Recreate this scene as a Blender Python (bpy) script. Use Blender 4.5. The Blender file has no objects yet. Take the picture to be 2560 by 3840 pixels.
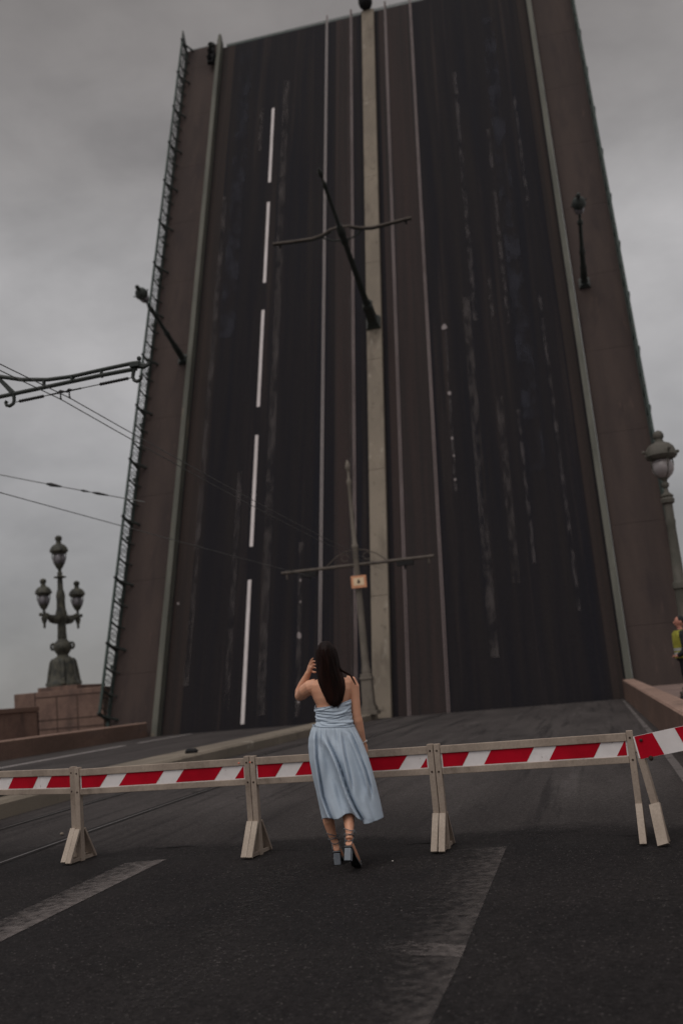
import bpy, bmesh, math, random
from mathutils import Vector, Matrix, noise
random.seed(7)
sc = bpy.context.scene
COL = sc.collection
R = math.radians
# ---------------------------------------------------------------- camera
PITCH, YAW, ROLL = R(9.95), R(12.9), math.atan(.088)
CAMZ = 1.52
fwd = Vector((-math.sin(YAW)*math.cos(PITCH), math.cos(YAW)*math.cos(PITCH), math.sin(PITCH)))
rgt = Vector((math.cos(YAW), math.sin(YAW), 0)); upv = rgt.cross(fwd)
cx = rgt*math.cos(ROLL)-upv*math.sin(ROLL); cy = rgt*math.sin(ROLL)+upv*math.cos(ROLL)
cam = bpy.data.cameras.new('camera'); camo = bpy.data.objects.new('camera', cam); COL.objects.link(camo)
M = Matrix((cx, cy, -fwd)).transposed().to_4x4(); M.translation = (0, 0, CAMZ); camo.matrix_world = M
cam.sensor_fit = 'VERTICAL'; cam.sensor_height = 36; cam.sensor_width = 24; cam.lens = 35.0
cam.clip_start = .05; cam.clip_end = 4000
cam.dof.use_dof = True; cam.dof.focus_distance = 7.95; cam.dof.aperture_fstop = 1.4
sc.camera = camo
# ---------------------------------------------------------------- light
sc.view_settings.view_transform = 'Standard'; sc.view_settings.look = 'None'
sc.view_settings.exposure = 0; sc.view_settings.gamma = 1
SUN_EL, SUN_AZ = 58, 195          # azimuth clockwise from +Y (behind the camera)
W = bpy.data.worlds.new('World'); sc.world = W; W.use_nodes = True
nt = W.node_tree; nt.nodes.clear()
def N(t, **k):
    n = nt.nodes.new(t)
    for a, b in k.items(): setattr(n, a, b)
    return n
def world():
    L = nt.links.new
    out = N('ShaderNodeOutputWorld'); bg = N('ShaderNodeBackground'); bg.inputs[1].default_value = .1
    sky = N('ShaderNodeTexSky', sky_type='NISHITA', sun_disc=False, sun_elevation=R(SUN_EL), sun_rotation=R(SUN_AZ))
    tc = N('ShaderNodeTexCoord'); sep = N('ShaderNodeSeparateXYZ'); L(tc.outputs['Generated'], sep.inputs[0])
    # overcast: brightness by elevation, a brighter band low down, broken by cloud
    mp = N('ShaderNodeMapping'); mp.inputs['Scale'].default_value = (1.0, 1.0, 1.9); L(tc.outputs['Generated'], mp.inputs[0])
    n1 = N('ShaderNodeTexNoise'); n1.inputs['Scale'].default_value = 2.3; n1.inputs['Detail'].default_value = 7; n1.inputs['Roughness'].default_value = .55
    L(mp.outputs[0], n1.inputs[0])
    n2 = N('ShaderNodeTexNoise'); n2.inputs['Scale'].default_value = 6.5; n2.inputs['Detail'].default_value = 6; n2.inputs['Distortion'].default_value = .5
    L(mp.outputs[0], n2.inputs[0])
    ramp = N('ShaderNodeValToRGB'); e = ramp.color_ramp.elements
    e[0].position = 0.0; e[0].color = (2.3, 2.24, 2.2, 1)
    e[1].position = 1.0; e[1].color = (8.4, 8.1, 8.0, 1)
    for p, c in ((.06, (2.45, 2.39, 2.36, 1)), (.13, (3.0, 2.93, 2.93, 1)), (.23, (3.75, 3.67, 3.7, 1)), (.40, (4.35, 4.23, 4.24, 1)), (.49, (3.1, 2.95, 2.9, 1)), (.57, (2.35, 2.2, 2.13, 1)), (.64, (2.0, 1.86, 1.78, 1)), (.76, (4.0, 3.8, 3.7, 1)), (.88, (7.2, 6.9, 6.8, 1))):
        x = e.new(p); x.color = c
    L(sep.outputs['Z'], ramp.inputs[0])
    m1 = N('ShaderNodeMath', operation='MULTIPLY_ADD'); L(n1.outputs[0], m1.inputs[0]); m1.inputs[1].default_value = 1.35; m1.inputs[2].default_value = .23
    m2 = N('ShaderNodeMath', operation='MULTIPLY_ADD'); L(n2.outputs[0], m2.inputs[0]); m2.inputs[1].default_value = .5; L(m1.outputs[0], m2.inputs[2])
    sub = N('ShaderNodeMath', operation='SUBTRACT'); L(m2.outputs[0], sub.inputs[0]); sub.inputs[1].default_value = .17
    # the overcast is brighter behind the photographer
    my = N('ShaderNodeMapRange'); my.inputs['From Min'].default_value = .1; my.inputs['From Max'].default_value = -.8; my.inputs['To Min'].default_value = 1; my.inputs['To Max'].default_value = 1.5
    L(sep.outputs['Y'], my.inputs['Value'])
    mm = N('ShaderNodeMath', operation='MULTIPLY'); L(sub.outputs[0], mm.inputs[0]); L(my.outputs[0], mm.inputs[1])
    vm = N('ShaderNodeVectorMath', operation='SCALE'); L(ramp.outputs[0], vm.inputs[0]); L(mm.outputs[0], vm.inputs['Scale'])
    mix = N('ShaderNodeMix', data_type='RGBA'); mix.inputs['Factor'].default_value = .96
    L(sky.outputs[0], mix.inputs['A']); L(vm.outputs[0], mix.inputs['B'])
    L(mix.outputs['Result'], bg.inputs[0]); L(bg.outputs[0], out.inputs[0])
world()
sun = bpy.data.lights.new('sun', 'SUN'); sun.energy = .9; sun.angle = R(45); sun.color = (1, .95, .9)
suno = bpy.data.objects.new('sun', sun); COL.objects.link(suno)
sd = Vector((math.sin(R(SUN_AZ))*math.cos(R(SUN_EL)), math.cos(R(SUN_AZ))*math.cos(R(SUN_EL)), math.sin(R(SUN_EL))))
suno.rotation_euler = sd.to_track_quat('Z', 'Y').to_euler()

# ---------------------------------------------------------------- helpers
def tag(o, label=None, cat=None, group=None, kind=None):
    if label: o['label'] = label
    if cat: o['category'] = cat
    if group: o['group'] = group
    if kind: o['kind'] = kind
    return o
def empty(name, loc=(0, 0, 0), rot=(0, 0, 0)):
    o = bpy.data.objects.new(name, None); COL.objects.link(o); o.location = loc; o.rotation_euler = rot
    o.empty_display_size = .2
    return o
def link(name, me, mat, parent=None, smooth=False):
    for m in (mat if isinstance(mat, (list, tuple)) else [mat]): me.materials.append(m)
    if smooth:
        for p in me.polygons: p.use_smooth = True
    o = bpy.data.objects.new(name, me); COL.objects.link(o)
    if parent: o.parent = parent
    return o
def copy_tree(o, parent=None):
    c = o.copy(); COL.objects.link(c)
    if parent: c.parent = parent
    for ch in list(o.children): copy_tree(ch, c)
    return c
class MB:
    def __init__(s): s.v = []; s.f = []; s.m = []
    def add(s, vs, fs, mi=0):
        b = len(s.v); s.v += [tuple(v) for v in vs]; s.f += [tuple(b+i for i in f) for f in fs]; s.m += [mi]*len(fs); return s
    def box(s, c, d, rot=None, mi=0, taper=1.0):
        c = Vector(c); vs = []
        for z in (-.5, .5):
            k = taper if z > 0 else 1.0
            for x, y in ((-.5, -.5), (.5, -.5), (.5, .5), (-.5, .5)):
                p = Vector((x*d[0]*k, y*d[1]*k, z*d[2]))
                if rot is not None: p = rot @ p
                vs.append(c+p)
        return s.add(vs, [(3, 2, 1, 0), (4, 5, 6, 7), (0, 1, 5, 4), (1, 2, 6, 5), (2, 3, 7, 6), (3, 0, 4, 7)], mi)
    def b2(s, x0, x1, y0, y1, z0, z1, mi=0):
        return s.box(((x0+x1)/2, (y0+y1)/2, (z0+z1)/2), (x1-x0, y1-y0, z1-z0), None, mi)
    def beam(s, a, b, w, t, up=(0, 0, 1), mi=0):
        a = Vector(a); b = Vector(b); d = (b-a); L = d.length; d.normalize(); u = Vector(up)
        x = d.cross(u)
        if x.length < 1e-4: x = d.cross(Vector((1, 0, 0)))
        x.normalize(); y = x.cross(d)
        return s.box((a+b)/2, (w, t, L), Matrix((x, y, d)).transposed(), mi)
    def tube(s, pts, rad, seg=10, cap=True, flat=None, mi=0):
        pts = [Vector(p) for p in pts]; n = len(pts)
        if not isinstance(rad, (list, tuple)): rad = [rad]*n
        rings = []; ref = None
        for i in range(n):
            t = (pts[min(i+1, n-1)]-pts[max(i-1, 0)]).normalized()
            if ref is None:
                ref = Vector((0, 0, 1)) if abs(t.z) < .9 else Vector((1, 0, 0))
            x = (ref-t*ref.dot(t)).normalized(); ref = x; y = t.cross(x)
            r = rad[i]; r = r if isinstance(r, (list, tuple)) else (r, r)
            rings.append([pts[i]+x*(r[0]*math.cos(a))+y*(r[1]*math.sin(a)) for a in [2*math.pi*j/seg for j in range(seg)]])
        return s.loft(rings, cap, mi)
    def loft(s, rings, cap=True, mi=0):
        n = len(rings[0]); vs = [p for r in rings for p in r]; fs = []
        for i in range(len(rings)-1):
            for j in range(n):
                fs.append((i*n+j, i*n+(j+1) % n, (i+1)*n+(j+1) % n, (i+1)*n+j))
        if cap:
            fs.append(tuple(range(n-1, -1, -1))); fs.append(tuple((len(rings)-1)*n+j for j in range(n)))
        return s.add(vs, fs, mi)
    def lathe(s, prof, o=(0, 0, 0), seg=16, mi=0):
        o = Vector(o)
        return s.loft([[o+Vector((r*math.cos(a), r*math.sin(a), z)) for a in [2*math.pi*j/seg for j in range(seg)]] for r, z in prof], True, mi)
    def ball(s, c, r, seg=14, mi=0, rot=None):
        c = Vector(c); r = r if isinstance(r, (list, tuple)) else (r, r, r); rings = []
        m = seg//2+1
        for i in range(m+1):
            ph = -math.pi/2+math.pi*(i+.0)/m; ph = max(min(ph, 1.55), -1.55)
            ring = []
            for j in range(seg):
                a = 2*math.pi*j/seg; p = Vector((r[0]*math.cos(ph)*math.cos(a), r[1]*math.cos(ph)*math.sin(a), r[2]*math.sin(ph)))
                if rot is not None: p = rot @ p
                ring.append(c+p)
            rings.append(ring)
        return s.loft(rings, True, mi)
    def mesh(s, name, recalc=True):
        me = bpy.data.meshes.new(name); me.from_pydata(s.v, [], s.f)
        for p, m in zip(me.polygons, s.m): p.material_index = m
        if recalc:
            bm = bmesh.new(); bm.from_mesh(me); bmesh.ops.recalc_face_normals(bm, faces=bm.faces); bm.to_mesh(me); bm.free()
        me.update(); return me
    def build(s, name, mat, parent=None, smooth=False, bevel=0, angle=40):
        o = link(name, s.mesh(name), mat, parent, smooth)
        if smooth: o.data.set_sharp_from_angle(angle=R(angle))
        if bevel:
            b = o.modifiers.new('bevel', 'BEVEL'); b.width = bevel; b.segments = 2; b.limit_method = 'ANGLE'
        return o
    def fuse(s, name, mat, parent=None, voxel=.006, smooth=6):
        """one continuous surface from overlapping closed pieces"""
        o = link(name, s.mesh(name), mat)
        m = o.modifiers.new('r', 'REMESH'); m.mode = 'VOXEL'; m.voxel_size = voxel; m.use_smooth_shade = True
        if smooth:
            m = o.modifiers.new('s', 'SMOOTH'); m.factor = .5; m.iterations = smooth
        dg = bpy.context.evaluated_depsgraph_get(); me = bpy.data.meshes.new_from_object(o.evaluated_get(dg))
        o.modifiers.clear(); old = o.data; o.data = me; bpy.data.meshes.remove(old); me.name = name
        for p in me.polygons: p.use_smooth = True
        if parent: o.parent = parent
        return o
# ---------------------------------------------------------------- materials
def mat(name, c, rough=.8, c2=None, scale=4, stretch=(1, 1, 1), detail=6, lo=.35, hi=.65, bump=0, bscale=60, fine=0, spec=.22, metal=0, layers=(), trans=None):
    """base colour broken by stretched noise; layers = (colour, scale, stretch, lo, hi) further stains"""
    m = bpy.data.materials.new(name); m.use_nodes = True; t = m.node_tree; L = t.links.new
    b = t.nodes['Principled BSDF']; b.inputs['Roughness'].default_value = rough; b.inputs['Metallic'].default_value = metal
    b.inputs['Specular IOR Level'].default_value = spec
    tc = t.nodes.new('ShaderNodeTexCoord')
    def nz(sc_, st, dt=6, off=0):
        mp = t.nodes.new('ShaderNodeMapping'); mp.inputs['Scale'].default_value = st; mp.inputs['Location'].default_value = (off, off*.7, off*.3); L(tc.outputs['Object'], mp.inputs[0])
        n = t.nodes.new('ShaderNodeTexNoise'); n.inputs['Scale'].default_value = sc_; n.inputs['Detail'].default_value = dt; n.inputs['Roughness'].default_value = .6; L(mp.outputs[0], n.inputs[0]); return n
    def rng(n, lo_, hi_):
        r = t.nodes.new('ShaderNodeMapRange'); r.interpolation_type = 'SMOOTHSTEP'; r.inputs['From Min'].default_value = lo_; r.inputs['From Max'].default_value = hi_; L(n.outputs[0], r.inputs['Value']); return r
    c2 = c2 or tuple(x*.75 for x in c)
    mx = t.nodes.new('ShaderNodeMix'); mx.data_type = 'RGBA'; mx.inputs['A'].default_value = (*c, 1); mx.inputs['B'].default_value = (*c2, 1)
    L(rng(nz(scale, stretch, detail), lo, hi).outputs[0], mx.inputs['Factor']); cur = mx
    for i, (lc, ls, lst, l0, l1) in enumerate(layers):
        x = t.nodes.new('ShaderNodeMix'); x.data_type = 'RGBA'; x.inputs['B'].default_value = (*lc, 1)
        L(cur.outputs['Result'], x.inputs['A']); L(rng(nz(ls, lst, 6, 3.1*(i+1)), l0, l1).outputs[0], x.inputs['Factor']); cur = x
    if fine:
        n = nz(bscale, (1, 1, 1), 2, 9); r = t.nodes.new('ShaderNodeMapRange'); r.inputs['From Min'].default_value = .3; r.inputs['From Max'].default_value = .7
        r.inputs['To Min'].default_value = 1-fine; r.inputs['To Max'].default_value = 1+fine; L(n.outputs[0], r.inputs['Value'])
        v = t.nodes.new('ShaderNodeVectorMath'); v.operation = 'SCALE'; L(cur.outputs['Result'], v.inputs[0]); L(r.outputs[0], v.inputs['Scale'])
        L(v.outputs[0], b.inputs['Base Color'])
    else: L(cur.outputs['Result'], b.inputs['Base Color'])
    if bump:
        bp = t.nodes.new('ShaderNodeBump'); bp.inputs['Strength'].default_value = bump; bp.inputs['Distance'].default_value = .02
        L(nz(bscale, (1, 1, 1), 4, 5).outputs[0], bp.inputs['Height']); L(bp.outputs[0], b.inputs['Normal'])
    m['b'] = 1
    return m
def worn(name, c, rough=.8, scale=6, lo=.45, hi=.6, stretch=(1, 1, 1), amount=1.0, edge=None):
    """worn road paint: bare where the noise has eaten it"""
    m = mat(name, c, rough, scale=30, lo=.4, hi=.7); t = m.node_tree; L = t.links.new
    b = t.nodes['Principled BSDF']; out = t.nodes['Material Output']
    tr = t.nodes.new('ShaderNodeBsdfTransparent'); ms = t.nodes.new('ShaderNodeMixShader')
    tc = t.nodes.new('ShaderNodeTexCoord'); mp = t.nodes.new('ShaderNodeMapping'); mp.inputs['Scale'].default_value = stretch; L(tc.outputs['Object'], mp.inputs[0])
    n = t.nodes.new('ShaderNodeTexNoise'); n.inputs['Scale'].default_value = scale; n.inputs['Detail'].default_value = 4; n.inputs['Roughness'].default_value = .6; L(mp.outputs[0], n.inputs[0])
    r = t.nodes.new('ShaderNodeMapRange'); r.interpolation_type = 'SMOOTHSTEP'; r.inputs['From Min'].default_value = lo; r.inputs['From Max'].default_value = hi; r.inputs['To Max'].default_value = amount; 
    src = n.outputs[0]
    if edge:   # wear that runs across the mark: axis, where bare, where sound
        sp = t.nodes.new('ShaderNodeSeparateXYZ'); L(tc.outputs['Object'], sp.inputs[0])
        g = t.nodes.new('ShaderNodeMapRange'); g.inputs['From Min'].default_value = edge[1]; g.inputs['From Max'].default_value = edge[2]; g.inputs['To Min'].default_value = -.34; g.inputs['To Max'].default_value = .08
        L(sp.outputs[edge[0]], g.inputs['Value']); a = t.nodes.new('ShaderNodeMath'); L(src, a.inputs[0]); L(g.outputs[0], a.inputs[1]); src = a.outputs[0]
    L(src, r.inputs['Value'])
    L(r.outputs[0], ms.inputs[0]); L(tr.outputs[0], ms.inputs[1]); L(b.outputs[0], ms.inputs[2]); L(ms.outputs[0], out.inputs['Surface'])
    return m
MT = {}
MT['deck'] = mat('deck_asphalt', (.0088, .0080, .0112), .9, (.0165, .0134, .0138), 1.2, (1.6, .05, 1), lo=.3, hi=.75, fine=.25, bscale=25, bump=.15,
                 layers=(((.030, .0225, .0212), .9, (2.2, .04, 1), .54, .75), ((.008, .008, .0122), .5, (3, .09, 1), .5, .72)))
MT['trambed'] = mat('tram_bed', (.036, .025, .0235), .9, (.024, .0195, .0195), 1.1, (2.5, .04, 1), fine=.2, bscale=25, bump=.15)
MT['gutter'] = mat('gutter_rust', (.033, .0235, .021), .9, (.022, .0175, .017), 1.1, (2.5, .05, 1), fine=.2, bscale=25)
MT['foot'] = mat('footway_steel', (.058, .0415, .0365), .85, (.044, .032, .0295), .9, (1.2, .15, 1), fine=.15, bscale=30, layers=(((.038, .028, .027), 1.2, (1, .25, 1), .48, .72), ((.078, .052, .046), 2.4, (1.5, .3, 1), .62, .76)))
MT['kerbsteel'] = mat('kerb_green_grey', (.118, .115, .096), .7, (.08, .080, .067), 1.2, (2, .25, 1), fine=.12, layers=(((.20, .16, .12), 1.2, (1, .3, 1), .6, .78), ((.06, .06, .05), 2.2, (1, .3, 1), .64, .8)))
MT['median'] = mat('median_concrete', (.23, .193, .152), .85, (.175, .148, .118), .7, (1, .4, 1), fine=.12, layers=(((.15, .125, .10), 1.6, (1, .35, 1), .5, .72), ((.10, .082, .066), 3.2, (1, .8, 1), .62, .72), ((.30, .265, .22), 2.5, (1, .5, 1), .62, .75)))
MT['rail'] = mat('rail_steel', (.185, .14, .136), .55, (.115, .082, .08), .9, (1, .16, 1), lo=.4, hi=.62, spec=.4, layers=(((.075, .048, .042), .7, (1, .3, 1), .58, .72),))
MT['rail_bright'] = mat('polished_rail_steel', (.26, .225, .22), .5, (.17, .14, .138), .9, (1, .16, 1), lo=.42, hi=.68, spec=.4)
MT['groove'] = mat('rail_groove', (.04, .03, .03), .8)
MT['white'] = mat('road_white', (.62, .565, .56), .7, (.52, .47, .46), 3, (1, .3, 1), fine=.1, layers=(((.3, .26, .26), 2.5, (2, .5, 1), .6, .85),))
MT['green'] = mat('green_black_iron', (.018, .024, .021), .55, (.03, .034, .03), 5, spec=.4)
MT['green2'] = mat('railing_green', (.045, .062, .055), .6, (.03, .045, .04), 5)
MT['bronze'] = mat('weathered_bronze', (.066, .062, .045), .6, (.026, .027, .022), 7, (1, 1, .5), lo=.4, hi=.6, spec=.4, bump=.3, bscale=40, fine=.2, layers=(((.13, .115, .08), 9, (1, 1, 1), .58, .7),))
MT['pole'] = mat('pole_grey_paint', (.175, .15, .125), .6, (.13, .112, .093), 3, (1, 1, .4), fine=.12)
MT['globe'] = mat('lamp_glass', (.36, .31, .30), .25, (.24, .215, .215), 3, spec=.5)
MT['globe2'] = mat('lamp_glass_grey', (.20, .185, .20), .2, (.13, .12, .135), 3, spec=.5)
MT['granite'] = mat('red_granite', (.20, .128, .10), .8, (.15, .095, .077), 1.3, fine=.3, bscale=45, bump=.1, layers=(((.10, .068, .058), .9, (1, 1, .5), .50, .70), ((.07, .05, .042), 2.6, (1, 1, .25), .58, .72), ((.28, .19, .155), 12, (1, 1, 1), .64, .72)))
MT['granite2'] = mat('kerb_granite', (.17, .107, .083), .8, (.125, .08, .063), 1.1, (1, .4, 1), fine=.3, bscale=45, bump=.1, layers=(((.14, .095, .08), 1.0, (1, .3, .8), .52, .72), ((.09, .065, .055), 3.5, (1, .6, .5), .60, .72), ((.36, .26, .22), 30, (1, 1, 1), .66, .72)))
MT['granite3'] = mat('lit_top_granite', (.31, .205, .16), .8, (.24, .155, .122), 1.1, (1, .4, 1), fine=.3, bscale=45, layers=(((.17, .115, .09), 1.4, (1, .4, 1), .55, .72),))  # paler than the kerb sides: light from overhead painted into the top faces
MT['pave'] = mat('pavement_granite', (.20, .14, .12), .85, (.15, .105, .092), .8, fine=.2, bscale=40)
MT['joint'] = mat('joint_dark', (.07, .045, .038), .9)
MT['wood'] = mat('painted_wood', (.36, .29, .235), .65, (.27, .215, .175), 3.5, (1, 1, .5), fine=.1, layers=(((.17, .13, .10), 5, (1, 1, .6), .58, .78), ((.10, .075, .06), 16, (1, 1, 1), .66, .72)))
MT['boardw'] = mat('reflective_white', (.80, .755, .745), .5, (.70, .65, .64), 3, layers=(((.5, .45, .43), 5, (1, 1, 1), .55, .8), ((.3, .26, .24), 22, (1, 1, .4), .66, .74)))
MT['boardr'] = mat('reflective_red', (.46, .002, .016), .6, (.35, .0015, .012), 2.5, spec=.12)
MT['bolt'] = mat('rusty_bolt', (.05, .03, .022), .7)
MT['orange'] = mat('sign_orange', (.72, .34, .19), .5, (.62, .29, .16), 4)
MT['cream'] = mat('sign_cream', (.82, .62, .42), .5, (.74, .55, .36), 4)
MT['black'] = mat('black_rubber', (.012, .012, .013), .7)
MT['wire'] = mat('wire_grey', (.15, .15, .145), .6)
MT['insul'] = mat('insulator_dark', (.016, .015, .015), .4)
MT['dress'] = mat('blue_grey_cotton', (.49, .565, .65), .9, (.45, .525, .61), 9, fine=.05, bscale=500, spec=.03, bump=.06)
MT['skin'] = mat('skin', (.70, .365, .235), .5, (.60, .29, .18), 7, spec=.35, lo=.3, hi=.75, layers=(((.64, .29, .20), 4, (1, 1, 1), .6, .8),))
MT['skin'].node_tree.nodes['Principled BSDF'].inputs['Subsurface Weight'].default_value = .12
MT['skin'].node_tree.nodes['Principled BSDF'].inputs['Subsurface Radius'].default_value = (.02, .008, .004)
MT['hair'] = mat('dark_brown_hair', (.0065, .003, .0028), .55, (.013, .005, .004), 60, (1, 1, .04), lo=.4, hi=.65, spec=.12)
MT['hair2'] = mat('dark_brown_strand', (.020, .0072, .005), .5, (.006, .003, .0025), 20, (1, 1, .2), spec=.15)
MT['shoe'] = mat('blue_grey_suede', (.235, .255, .285), .8, (.20, .22, .25), 30)
MT['sole'] = mat('black_sole', (.008, .008, .009), .6)
MT['strap'] = mat('grey_strap', (.16, .165, .175), .7)
MT['pearl'] = mat('pale_bracelet', (.7, .66, .62), .35)
MT['vest'] = mat('yellow_vest', (.34, .32, .05), .8, (.22, .205, .03), 8)
MT['vestband'] = mat('grey_reflective_band', (.38, .38, .36), .5)
MT['jacket'] = mat('dark_jacket', (.022, .026, .028), .85, (.015, .017, .019), 8)
MT['trouser'] = mat('dark_trousers', (.012, .013, .017), .9)
MT['manskin'] = mat('man_skin', (.48, .23, .165), .6, (.36, .15, .11), 12)
MT['water'] = mat('river_water', (.30, .29, .285), .2, (.26, .25, .25), .05, spec=.5)

def zr(y):
    a, b, s = 8., 20., .017
    if y <= a: return s*y
    if y >= b: return s*a+s*(b-a)/2
    t = y-a; return s*a+s*t-s*t*t/(2*(b-a))
# ---------------------------------------------------------------- road
def road_mat():
    m = bpy.data.materials.new('road_asphalt'); m.use_nodes = True; t = m.node_tree; L = t.links.new
    b = t.nodes['Principled BSDF']; b.inputs['Roughness'].default_value = .85; b.inputs['Specular IOR Level'].default_value = .1
    tc = t.nodes.new('ShaderNodeTexCoord'); sp = t.nodes.new('ShaderNodeSeparateXYZ'); L(tc.outputs['Object'], sp.inputs[0])
    def nz(s, st=(1, 1, 1), d=6, ro=.6):
        mp = t.nodes.new('ShaderNodeMapping'); mp.inputs['Scale'].default_value = st; L(tc.outputs['Object'], mp.inputs[0])
        n = t.nodes.new('ShaderNodeTexNoise'); n.inputs['Scale'].default_value = s; n.inputs['Detail'].default_value = d; n.inputs['Roughness'].default_value = ro; L(mp.outputs[0], n.inputs[0]); return n.outputs[0]
    def mr(v, a, b_, c=0, d=1, smooth=True):
        r = t.nodes.new('ShaderNodeMapRange'); r.interpolation_type = 'SMOOTHSTEP' if smooth else 'LINEAR'
        for k, x in zip(('From Min', 'From Max', 'To Min', 'To Max'), (a, b_, c, d)): r.inputs[k].default_value = x
        L(v, r.inputs['Value']); return r.outputs[0]
    def mt(op, a, b_, c=None):
        n = t.nodes.new('ShaderNodeMath'); n.operation = op
        for i, x in enumerate((a, b_, c)):
            if x is None: continue
            if isinstance(x, (int, float)): n.inputs[i].default_value = x
            else: L(x, n.inputs[i])
        return n.outputs[0]
    def mixc(f, a, c):
        x = t.nodes.new('ShaderNodeMix'); x.data_type = 'RGBA'
        if isinstance(f, (int, float)): x.inputs['Factor'].default_value = f
        else: L(f, x.inputs['Factor'])
        for k, v in (('A', a), ('B', c)):
            if isinstance(v, tuple): x.inputs[k].default_value = (*v, 1)
            else: L(v, x.inputs[k])
        return x.outputs['Result']
    # old paler asphalt with streaks along the traffic, newer dark patch near the camera
    old = mixc(mr(nz(.9, (1.3, .22, 1)), .35, .68), (.070, .0615, .0595), (.048, .042, .0412))
    old = mixc(mr(nz(1.6, (2.6, .10, 1), 5), .52, .68), old, (.034, .030, .030))
    old = mixc(mr(nz(2.2, (1.2, .10, 1), 4), .60, .72), old, (.080, .071, .069))
    new = mixc(mr(nz(.7), .35, .65), (.0165, .0148, .0152), (.022, .0193, .0193))
    new = mixc(mr(nz(3.5, (1, .6, 1)), .55, .75), new, (.0145, .0132, .0140))
    wob = mt('MULTIPLY_ADD', nz(.9, (1, 1, 1), 5), 1.1, -.55); yy = mt('ADD', sp.outputs['Y'], wob)
    yy = mt('MULTIPLY_ADD', sp.outputs['X'], .06, yy)
    mid = mixc(.5, new, old)
    col = mixc(mr(yy, 8.9, 9.3), new, mid); col = mixc(mr(yy, 9.6, 12.5), col, old)
    # seam and cracks
    seam = mt('ABSOLUTE', mt('SUBTRACT', mt('ADD', mt('MULTIPLY_ADD', nz(1.6, (1, 1, 1), 6), .7, -.35), sp.outputs['Y']), mt('MULTIPLY_ADD', sp.outputs['X'], -.09, 8.98)), 0)
    sm = mt('MULTIPLY', mt('MULTIPLY', mr(seam, .004, .03, 1, 0), .85), mr(nz(1.3, (1, 1, 1), 3), .50, .60))
    vo = t.nodes.new('ShaderNodeTexVoronoi'); vo.feature = 'DISTANCE_TO_EDGE'; vo.inputs['Scale'].default_value = .35
    wv = t.nodes.new('ShaderNodeVectorMath'); wv.operation = 'ADD'; nn = t.nodes.new('ShaderNodeTexNoise'); nn.inputs['Scale'].default_value = 1.4; nn.inputs['Detail'].default_value = 7; L(tc.outputs['Object'], nn.inputs[0]); L(nn.outputs['Color'], wv.inputs[0]); L(tc.outputs['Object'], wv.inputs[1]); L(wv.outputs[0], vo.inputs['Vector'])
    cr = mt('MULTIPLY', mr(vo.outputs['Distance'], .002, .012, 1, 0), mr(nz(.45, (1, 1, 1), 2), .5, .6))
    cr = mt('MAXIMUM', mt('MULTIPLY', cr, .55), sm)
    col = mixc(cr, col, (.014, .012, .012))
    # aggregate speckle
    g1 = mt('MULTIPLY', mr(nz(42, (1, 1, 1), 4, .8), .3, .72, .45, 1.55, False), mr(nz(17, (1, 1, 1), 4, .7), .3, .7, .75, 1.25, False))
    v = t.nodes.new('ShaderNodeVectorMath'); v.operation = 'SCALE'; L(col, v.inputs[0]); L(g1, v.inputs['Scale'])
    fl = mr(nz(48, (1, 1, 1), 2, .5), .655, .70); col2 = mixc(mt('MULTIPLY', fl, .45), v.outputs[0], (.15, .135, .13))
    L(col2, b.inputs['Base Color'])
    bp = t.nodes.new('ShaderNodeBump'); bp.inputs['Strength'].default_value = .5; bp.inputs['Distance'].default_value = .012; L(nz(80, (1, 1, 1), 4, .7), bp.inputs['Height']); L(bp.outputs[0], b.inputs['Normal'])
    return m
XL, XR = -17.25, 1.15
def strip(x0, x1, y0, y1, dz, name, m, kind='structure', z0=0, n=None, taper=None, label=None):
    """a sheet that follows the road; taper = (x0, x1) at the far end"""
    b = MB(); n = n or max(1, int(abs(y1-y0)/.8)); a0, a1 = taper or (x0, x1); nx = 1 if x1-x0 < 3 else 6
    vs = []
    for i in range(n+1):
        t = i/n; y = y0+(y1-y0)*t
        for j in range(nx+1):
            k = j/nx; vs.append(((x0+(x1-x0)*k)*(1-t)+(a0+(a1-a0)*k)*t, y, zr(y)+dz))
    fs = [(i*(nx+1)+j, i*(nx+1)+j+1, (i+1)*(nx+1)+j+1, (i+1)*(nx+1)+j) for i in range(n) for j in range(nx)]
    o = b.add(vs, fs).build(name, m)
    if kind: o['kind'] = kind
    return o
strip(-30, 8, -40, 37.7, 0, 'road', road_mat(), n=140)
# tram rails set in the road
MT['groove2'] = mat('road_rail_groove', (.017, .014, .0135), .9)
def rail_strip(x, xf):
    strip(x-.09, x+.07, -10, 37.65, .004, 'tram_rail_bed', MT['groove2'], taper=(xf-.09, xf+.07))
    strip(x-.012, x+.020, -10, 37.65, .008, 'tram_rail', MT['railr'], taper=(xf-.012, xf+.02))
MT['railr'] = mat('road_rail_steel', (.10, .09, .088), .5, (.07, .06, .058), 1.0, (1, .1, 1), spec=.4)
for a, b_ in ((-5.9, -5.3), (-7.42, -6.8), (-9.6, -8.9), (-11.1, -10.35)): rail_strip(a, b_)
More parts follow.
